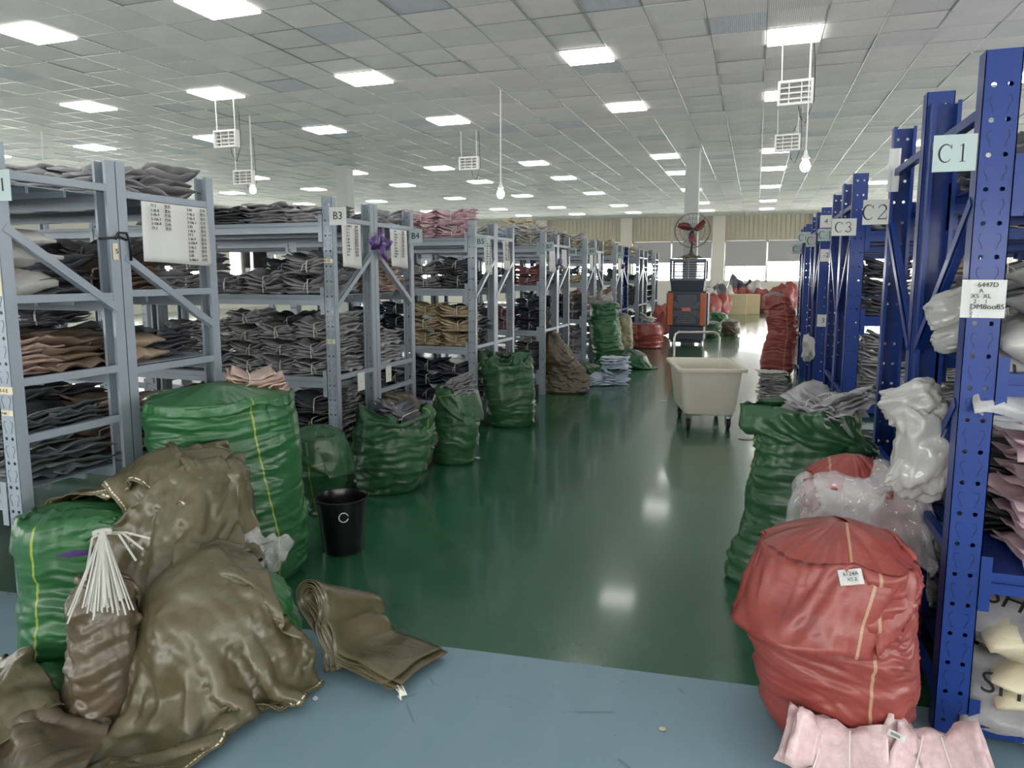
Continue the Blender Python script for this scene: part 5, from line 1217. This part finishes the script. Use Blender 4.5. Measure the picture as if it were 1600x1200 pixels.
for k, (u, y, c_, lab) in enumerate([(1104, 26, 'white', 'white garment heap right of the air cooler'), (1113, 28, 'mauve', 'mauve garment heap beyond the air cooler'), (1120, 27, 'dark', 'dark garment heap beyond the air cooler'), (1131, 29, 'white', 'white garment heap behind the pale carton'), (1150, 31.5, 'dark', 'dark garment heap on the red bales'), (1162, 31.5, 'navy', 'grey blue garment heap on the red bales'), (1178, 31.5, 'white', 'white garment heap at the end of the red bales')]):
    q = aty(u, 470, y); o = lump(lab, q[0], q[1], .35, .3, .95 if k < 4 else 1.15, BM[c_], 20 + k, 'garment_heap'); o['category'] = 'garments'
for k, (u, w_) in enumerate([(1140, .36), (1166, .36), (1190, .36), (1214, .36)]):
    q = aty(u, 470, 30.4); lump(['red bale nearest the column, low against the far wall', 'second red bale left of the cartons end', 'third red bale behind the smaller carton', 'last red bale beside the tall red sack'][k], q[0], q[1], w_, .4, .85, M['sr'], 40 + k, 'red_bale')
lump('red sack piled high against the far wall at the right', *aty(1228, 470, 29)[:2], .4, .4, 1.0, M['sr'], 50)
lump('red sack half seen left of the air cooler', *aty(1034, 490, 17.6)[:2], .25, .25, .7, M['sr'], 51)
# ---------------------------------------------------------------- garments on the floor
p = aty(955, 606, 9.35)
zz = 0
for k in range(2):
    V_ = VF[0] if k % 2 else VT[1]; s_ = 1.2 - .06 * k
    bundle(V_, (p[0] + .02 * (k % 2), 9.5 + .02 * k, zz + .002), .3 * (-1) ** k + .2, 'blueish', ['bottom', 'top'][k] + ' pale blue garment pack in the floor pile beside the low green sack', 'pale blue packs piled on the floor', s_, True, zs=1.15); zz += V_['h'] * s_ * 1.15 * .93
bundle(VT[1], (p[0] - .28, 9.35, .002), .9, 'blueish', 'pale blue garment pack leaning left of the floor pile', 'pale blue packs piled on the floor', 1.0, True)
q = atz(1205, 632)
zz = .002
for k in range(3):
    V_ = VF[k % 3]; bundle(V_, (q[0] + .02 * (k % 2), q[1] + .2, zz), .2 * (-1) ** k, 'silver' if k % 2 else 'white', ['bottom', 'middle', 'top'][k] + ' plastic packet in the crinkled pile behind the large green sack', 'crinkled plastic packets on the floor', 1.0, True); zz += V_['h'] * .93
# bags showing in open sacks
for (nm, u, v, y, c_, n_, lab, sc) in [('a', 640, 648, 4.32, 'dark', 2, 'dark garment pack in the mouth of the green sack at post B3', .8), ('b', 722, 604, 5.1, 'grey', 2, 'grey garment pack showing in the collapsed green sack', .7), ('c', 1290, 640, 3.55, 'silver', 3, 'light grey garment pack in the mouth of the large green sack', .8), ('d', 1010, 497, 14.6, 'white', 1, 'white garment pack in the open red sack', .9), ('e', 420, 600, 2.9, 'rose', 2, 'garment pack poking out of the big bulging green sack', .7), ('f', 945, 468, 11.3, 'white', 2, 'white garment pack on top of the tall green sack', .9)]:
    P_ = aty(u, v, y)
    for k in range(n_): bundle(VT[k % 5], (P_[0] + (.0 if k == 0 else rs.uniform(-.13, .13)), y + rs.uniform(-.05, .05) * k, P_[2] - .05 + .02 * k), rs.uniform(-1, 1), c_, ['', 'second ', 'third '][k] + lab, None, sc, True, (rs.uniform(.1, .5), rs.uniform(-.4, .4)))
# ---------------------------------------------------------------- olive cloth thrown behind the open green sack
# ---------------------------------------------------------------- stack of folded olive sacks
prof = [(x_ * .62, z_ * .72) for x_, z_ in [(.02, .02), (.0, .1), (-.03, .2), (-.10, .30), (-.19, .37), (-.20, .44), (-.13, .47), (-.05, .43), (-.03, .34), (-.06, .24), (.0, .14), (.12, .09), (.26, .08), (.40, .05), (.50, .03)]]
def smoothcurve(p, n=60):
    p = np.array(p); t = np.linspace(0, len(p) - 1, n); o = []
    for q in t:
        i = min(int(q), len(p) - 2); f = q - i; P0, P1, P2, P3 = p[max(i - 1, 0)], p[i], p[i + 1], p[min(i + 2, len(p) - 1)]
        o.append(.5 * ((2 * P1) + (-P0 + P2) * f + (2 * P0 - 5 * P1 + 4 * P2 - P3) * f * f + (-P0 + 3 * P1 - 3 * P2 + P3) * f ** 3))
    return np.array(o)
cv = smoothcurve(prof, 70); tg = np.gradient(cv, axis=0); tg /= np.linalg.norm(tg, axis=1)[:, None]; nr = np.stack([-tg[:, 1], tg[:, 0]], 1)
b0 = atz(500, 1062); ft = empty('folded_sack_stack', (b0[0] + .02, b0[1] + .03, 0), -.12, 'stack of folded olive sacks curled over beside the seam of the two floors', 'sack')
for k in range(9):
    off = (k - 4) * .0062; c2 = cv + nr * off * (1 + .5 * np.sin(np.linspace(0, 6, 70) + k))[:, None]; c2[:, 1] = np.maximum(c2[:, 1], .004 + .004 * (8 - k))
    sl = slice(0 if k % 3 else 2, 70 - (k * 3) % 7); c2 = c2[sl]; n_ = len(c2); W_ = 14
    X = np.zeros((W_, n_, 3)); ss = np.linspace(0, 1, W_)
    for j in range(W_):
        d = ss[j]; X[j, :, 0] = c2[:, 0] * (1 - .10 * d) + .05 * d + .008 * np.sin(np.arange(n_) * .3 + j * .5); X[j, :, 2] = c2[:, 1] * (1 - .45 * d) + .006; X[j, :, 1] = d * .30 + .01 * snoise(c2[:, 0] * 8, c2[:, 1] * 8, np.full(n_, d * 3), k) * (1 - d)
    me = gridmesh('folded_sack', X); set_uv(me, X[..., 0] * 2, ss[:, None] * .36 + 0 * X[..., 0] + .03); o = link('folded_sack', me, M['so'], ft, smooth=True); o.modifiers.new('thickness', 'SOLIDIFY').thickness = .002
b = MB()
for k in range(6): b.tube([(.305 + .01 * k % .02, -.002 + .004 * k, .035 + .004 * (k % 3)), (.325 + .006 * k, -.01, .03), (.335 - .005 * k, -.015 + .003 * k, .006)], .003, 5)
b.build('drawstring', M['twine'], ft, smooth=True)
# ---------------------------------------------------------------- bundle of white plastic straps
M['strap'] = mat('white_plastic_strap', (186, 186, 178), .35, coat=.3)
p = aty(160, 838, 1.46); st = empty('strap_bundle', tuple(p), 0, 'bundle of white plastic packing straps tied at one end, hanging over the sack', 'strap')
r = random.Random(4); nn = np.array([p[0], p[1]]); nn = nn / np.linalg.norm(nn); rt_ = np.array([nn[1], -nn[0]])
for k in range(46):
    a = max(-.085, min(.05, r.gauss(-.012, .034))); L_ = r.uniform(.17, .235); dpt = r.uniform(-.02, .03); pts = []
    for i in range(7):
        s_ = i / 6; lat = a * (s_ ** 1.1) * 1.2 + .004 * math.sin(k); f = -.03 * math.sin(s_ * 2.2) - .05 * s_ + dpt * s_; z_ = .02 - L_ * s_ ** 1.15
        pts.append((rt_[0] * lat + nn[0] * f, rt_[1] * lat + nn[1] * f, z_))
    b = MB()
    for q0, q1 in zip(pts[:-1], pts[1:]): b.bar(q0, q1, .0042, .0012, up=(nn[0], nn[1], 0))
    b.build('strap', M['strap'], st)
for k in range(4):
    b = MB(); a = [.12, .1, .08, -.05][k]; pts = [(0, 0, .01), (rt_[0] * a * .5, rt_[1] * a * .5, .0), (rt_[0] * a, rt_[1] * a, -.03 - .03 * k)]
    for q0, q1 in zip(pts[:-1], pts[1:]): b.bar(q0, q1, .006, .0015, up=(nn[0], nn[1], 0))
    b.build('strap', M['strap'], st)
MB().tube([(rt_[0] * .022 * math.cos(a), rt_[1] * .022 * math.cos(a), .012 + .006 * math.sin(a)) for a in np.linspace(0, 6.28, 12)], .006, 5, closed=True).build('tie', M['strap'], st)
# purple film scrap beside the strap bundle
p = aty(124, 862, 1.56); o = MB().add([(-.07, 0, -.01), (-.02, -.01, .012), (.05, 0, .02), (.05, .02, .0), (-.02, .02, -.012)], [(0, 1, 2, 3, 4)]).build('purple_film_scrap', M['purple'], loc=tuple(p)); tag(o, 'purple film scrap beside the white strap bundle', 'plastic film'); o.modifiers.new('thickness', 'SOLIDIFY').thickness = .002
# ---------------------------------------------------------------- clear film and plastic bags
def film_mat(name, tint, alpha, rough=.12):
    m = bpy.data.materials.new(name); m.use_nodes = True; nt = m.node_tree; b = nt.nodes['Principled BSDF']
    b.inputs['Base Color'].default_value = srgb(*tint); b.inputs['Roughness'].default_value = rough; b.inputs['Alpha'].default_value = alpha; b.inputs['Coat Weight'].default_value = .6; b.inputs['Coat Roughness'].default_value = .05
    tc = nt.nodes.new('ShaderNodeTexCoord'); n = nt.nodes.new('ShaderNodeTexNoise'); n.noise_type = 'RIDGED_MULTIFRACTAL'; n.inputs['Scale'].default_value = 9; n.inputs['Detail'].default_value = 4
    nt.links.new(tc.outputs['Object'], n.inputs[0]); bp = nt.nodes.new('ShaderNodeBump'); bp.inputs['Strength'].default_value = .8; bp.inputs['Distance'].default_value = .012
    nt.links.new(n.outputs[0], bp.inputs['Height']); nt.links.new(bp.outputs[0], b.inputs['Normal']); nt.links.new(bp.outputs[0], b.inputs['Coat Normal']); return m
M['film'] = film_mat('clear_plastic_film', (236, 234, 236), .24); M['whitefilm'] = film_mat('white_plastic_film', (176, 175, 172), .97, .35)

HX0, HY0 = -.9, 1.2
HF = np.zeros(HN)
for o_ in [q for q in C.objects if q.name.startswith('woven_sack') and q.type == 'MESH' and q.data.vertices[0].co.x > -.3 and q.data.vertices[0].co.y < 4.5]:
    a_ = np.empty(len(o_.data.vertices) * 3); o_.data.vertices.foreach_get('co', a_); hf_add(a_.reshape(-1, 3))
drape('crinkled clear plastic film lying across the red and green sacks on the right', .22, 2.86, .85, .42, .5, 1.15, M['film'], .78, 61, 60, noise_amp=.08, name='clear_film', cat='plastic film', thick=.001)
drape('purplish clear film folded over the dark red sack at the right rack', .48, 2.84, .5, .35, -.1, 1.2, M['film'], .7, 63, 50, noise_amp=.08, name='clear_film', cat='plastic film', thick=.001)
# small clear wrapper beside the heap
N = 16; U, V = np.meshgrid(np.linspace(-1, 1, N), np.linspace(-1, 1, N)); p = aty(412, 868, 2.25)
me = gridmesh('clear_wrapper', np.stack([U * .085 * (1 + .3 * V), .02 * snoise(U * 3, V * 3, 0 * U, 3), V * .075 + .02 * snoise(U * 4, V * 4, 0 * U, 4)], -1))
o = link('clear_wrapper', me, M['film'], loc=tuple(p), rot=(-.3, .2, .5), smooth=True); tag(o, 'small crumpled clear wrapper beside the big bulging green sack', 'plastic film'); o.modifiers.new('thickness', 'SOLIDIFY').thickness = .001
# white plastic bags bulging out of the nearest blue rack
def pillow(name, label, cx, cy, cz, sx, sy, sz, m, seed, rot=(0, 0, 0), cat='plastic bag', amp=1.0):
    nu_, nv_ = 96, 60; T_, P_ = np.meshgrid(np.arange(nu_) / nu_ * 2 * math.pi, np.linspace(-.998, .998, nv_) * math.pi / 2)
    sq = lambda w_, e: np.sign(w_) * np.abs(w_) ** e
    X = sq(np.cos(P_), .5) * sq(np.cos(T_), .6); Y = sq(np.cos(P_), .8) * sq(np.sin(T_), .8); Z = sq(np.sin(P_), .6)
    Y = Y * (1 - .6 * np.abs(X) ** 4) * (1 - .6 * np.abs(Z) ** 4)
    k = 1 + amp * (.05 * snoise(X * 1.5, Y * 1.5, Z * 1.5, seed) + .05 * ridged(X * 2.5, Y * 2, Z * 2.5, seed + 1) + .02 * ridged(X * 6, Y * 4, Z * 6, seed + 2))
    me = gridmesh(name, np.stack([X * sx * k, Y * sy * k, Z * sz * k], -1) * (1 + amp * 9 * crumple(X * .12 + .1 * Y, Z * .16, seed + 3, (.12, .08, .05, .03), .14))[..., None], True); o = link(name, me, m, loc=(cx, cy, cz), rot=rot, smooth=True); tag(o, label, cat); return o
W_ = M['whitefilm']
p = aty(1450, 715, 2.62); pillow('plastic_bag', 'large crumpled white plastic bag hanging beside the nearest blue post', p[0], 2.72, p[2], .085, .07, .165, W_, 71, (0, .05, .1))
p = aty(1440, 640, 2.62); pillow('plastic_bag', 'crumpled white bag top folded over the large white plastic bag', p[0], 2.75, p[2], .095, .06, .07, W_, 72, (0, -.5, .1))
p = aty(1415, 735, 2.62); pillow('plastic_bag', 'thin twisted white bag tail hanging left of the large white bag', p[0], 2.70, p[2], .022, .02, .085, W_, 73, (0, .45, 0))
p = aty(1500, 480, 2.7); pillow('plastic_bag', 'white bag corner poking out left of the nearest blue post, upper one', p[0] + .02, 2.78, p[2], .11, .05, .06, W_, 74, (0, -.45, .1), amp=.6)
p = aty(1500, 522, 2.7); pillow('plastic_bag', 'white bag corner poking out left of the nearest blue post, lower one', p[0] + .03, 2.78, p[2], .10, .05, .05, W_, 75, (0, -.5, .1), amp=.6)
# big white parcels on the second shelf of the nearest blue rack
# pink packs on the floor at the lower right
BM['pinkfilm'] = bag_mat('translucent_pink_garment_pack', (214, 186, 188), .3, .12, 30)
for k, (u, v, y, rz, ty, lab) in enumerate([(1262, 1190, 2.22, .25, .5, 'translucent pink garment pack standing before the full red sack, leftmost'), (1330, 1196, 2.22, -.2, -.1, 'translucent pink garment pack lying low between two upright pink packs'), (1415, 1180, 2.26, .15, .45, 'translucent pink garment pack with a barcode sticker, tallest of the floor row'), (1490, 1186, 2.28, -.2, -.45, 'translucent pink garment pack leaning on the nearest blue post')]):
    p = aty(u, v, y); t = bundle(VT[(k * 2) % 5], (p[0], y, max(.05, p[2])), rz, 'pinkfilm', lab, None, .62, True, (1.0, ty))
for (u, v, y) in [(1398, 1142, 2.2)]:
    p = aty(u, v, y); tagnote(p[0], y - .03, p[2] + .005, .05, .018, [(-.02, 0, 'IIIIIIIII', .012)], 'tiny white barcode sticker on the tallest pink pack', 'paper', rx=-.3, ry=.35)
bpy.context.view_layer.update(); _dg = bpy.context.evaluated_depsgraph_get()
def hit(u, v):
    ok, loc_, nr_, ix_, ob_, mt_ = SC.ray_cast(_dg, Vector((0, 0, CAMH)), Vector(ray(u, v)).normalized())
    if nr_.dot(Vector(ray(u, v))) > 0: nr_ = -nr_
    return loc_, nr_
def stick(o, u, v, off=.004, spin=0.0):
    loc_, nr_ = hit(u, v); y_ = -nr_; z_ = Vector((0, 0, 1)); z_ = (z_ - y_ * z_.dot(y_)).normalized(); x_ = y_.cross(z_)
    m_ = Matrix((x_, y_, z_)).transposed().to_4x4() @ Matrix.Rotation(spin, 4, 'Y'); m_.translation = loc_ + nr_ * off; o.matrix_world = m_
stick(bpy.data.objects['purple_film_scrap'], 122, 862, .012, .1)
stick(tagnote(0, 0, 0, .065, .045, [(-.02, .008, '6124A', .016), (-.012, -.008, 'XS 2', .014)], 'white handwritten slip stuck on the full red sack', 'paper', name='paper_slip'), 1330, 903, .016, -.3)
# litter on the floor
def scrap(u, v, w_, label, m='paper', seed=0):
    p = atz(u, v); r = random.Random(seed); n_ = 6; pts = [(math.cos(a) * w_ * r.uniform(.6, 1.1), math.sin(a) * w_ * r.uniform(.5, 1), .002 + .004 * r.random()) for a in [k * 6.28 / n_ for k in range(n_)]]
    o = MB().add(pts + [(x_, y_, z_ + .001) for x_, y_, z_ in pts], [tuple(range(n_))[::-1], tuple(range(n_, 2 * n_))] + [(i, (i + 1) % n_, n_ + (i + 1) % n_, n_ + i) for i in range(n_)]).build('paper_scrap', M[m], loc=(p[0], p[1], 0)); tag(o, label, 'litter')
scrap(1035, 1141, .018, 'small cream paper scrap on the blue floor', 'tape', 1)
scrap(745, 716, .03, 'small white scrap on the green floor beside the green sacks', 'paper', 2)
scrap(626, 998, .018, 'yellowish scrap at the seam beside the folded sacks', 'tape', 3)
scrap(493, 1093, .016, 'white scrap at the edge of the largest olive sack', 'paper', 4)
scrap(1036, 627, .045, 'flat white scrap left of the tub cart', 'paper', 5)
scrap(1166, 686, .08, 'crumpled dark plastic scrap beside the large green sack', 'black', 6)
scrap(560, 923, .012, 'tiny white scrap on the green floor before the black bin', 'paper', 7)
# ---------------------------------------------------------------- garment bundles past the 300 largest in view are joined
allb = sorted([o for o in C.objects if o.parent is None and o.name.startswith('garment_bundle')], key=lambda o: -o['w'] if 'w' in o else -9e9)
for o in allb:
    if 'w' in o: del o['w']
rest_ = allb[290:]
bpy.context.view_layer.update()
byrk_ = {k_: [o for o in rest_ if o.get('rk') == k_] for k_ in RACKS}
for o in allb[:290]:
    if 'rk' in o: del o['rk']
for rk_ in RACKS:
    sub_ = byrk_[rk_]
    if not sub_: continue
    V_, F_, MI_ = [], [], []; mats_ = [M['twine']]
    for o in sub_:
        ch = list(o.children); sub = ch if ch else [o]
        for c_ in sub:
            mt = c_.material_slots[0].material
            if mt not in mats_: mats_.append(mt)
            n_ = len(V_); V_ += [tuple(c_.matrix_world @ q.co) for q in c_.data.vertices]
            F_ += [tuple(i + n_ for i in q.vertices) for q in c_.data.polygons]
            MI_ += [0 if (q.material_index == 1 or c_.name.startswith('twine')) else mats_.index(mt) for q in c_.data.polygons]
        for c_ in ch: bpy.data.objects.remove(c_)
        bpy.data.objects.remove(o)
    me = bpy.data.meshes.new('garment_bundle_remainder'); me.from_pydata(V_, [], F_); me.update()
    for q in mats_: me.materials.append(q)
    me.polygons.foreach_set('material_index', np.array(MI_, np.int32)); me.shade_smooth()
    o = bpy.data.objects.new('stored_garments', me); C.objects.link(o); tag(o, 'half hidden garment bundles deep inside the ' + RACKS[rk_]['e']['label'].split(',')[0][:60], 'garments', None, 'stuff')


def packet(x, y, z, rx, rz, text, label, color='silver', sc=1.1, ry=0, tsz=.09):
    t = bundle(VF[2], (x, y, z), rz, color, label, None, sc, True, (rx, ry))
    o = link('lettering', textmesh(text, tsz), M['ink'], t, (0, -.02, VF[2]['h'] + .014), (0, 0, 0)); return t
p = aty(1585, 612, 2.60); packet(p[0] + .02, 2.66, p[2] - .02, .9, .15, 'SHEIN', 'grey packet with black letters leaning out of the third shelf of rack C1', ry=.2)
p = aty(1585, 1155, 2.60); packet(p[0] + .03, 2.60, .10, .75, -.3, 'SHEIN', 'grey packet with black letters on the bottom shelf, at the frame edge')
p = aty(1600, 1015, 2.64); packet(p[0] + .05, 2.62, .36, .7, -.7, 'SHEIN', 'grey packet with black letters above the cream parcels on the bottom shelf')
for o_ in [q for q in C.objects if q.get('label', '').startswith('pink garment bundle, first from aisle') and q.get('label', '').endswith('top of rack B5')][:1]:
    link('lettering', textmesh('S', .1), M['ink'], o_, (.09, -.142, .07), RX90)
p = aty(1255, 545, 8.2); pillow('plastic_bag', 'small knotted white bag hanging on a far blue post beside the tall red sack', p[0] + .06, 8.29, p[2], .06, .06, .13, W_, 81)
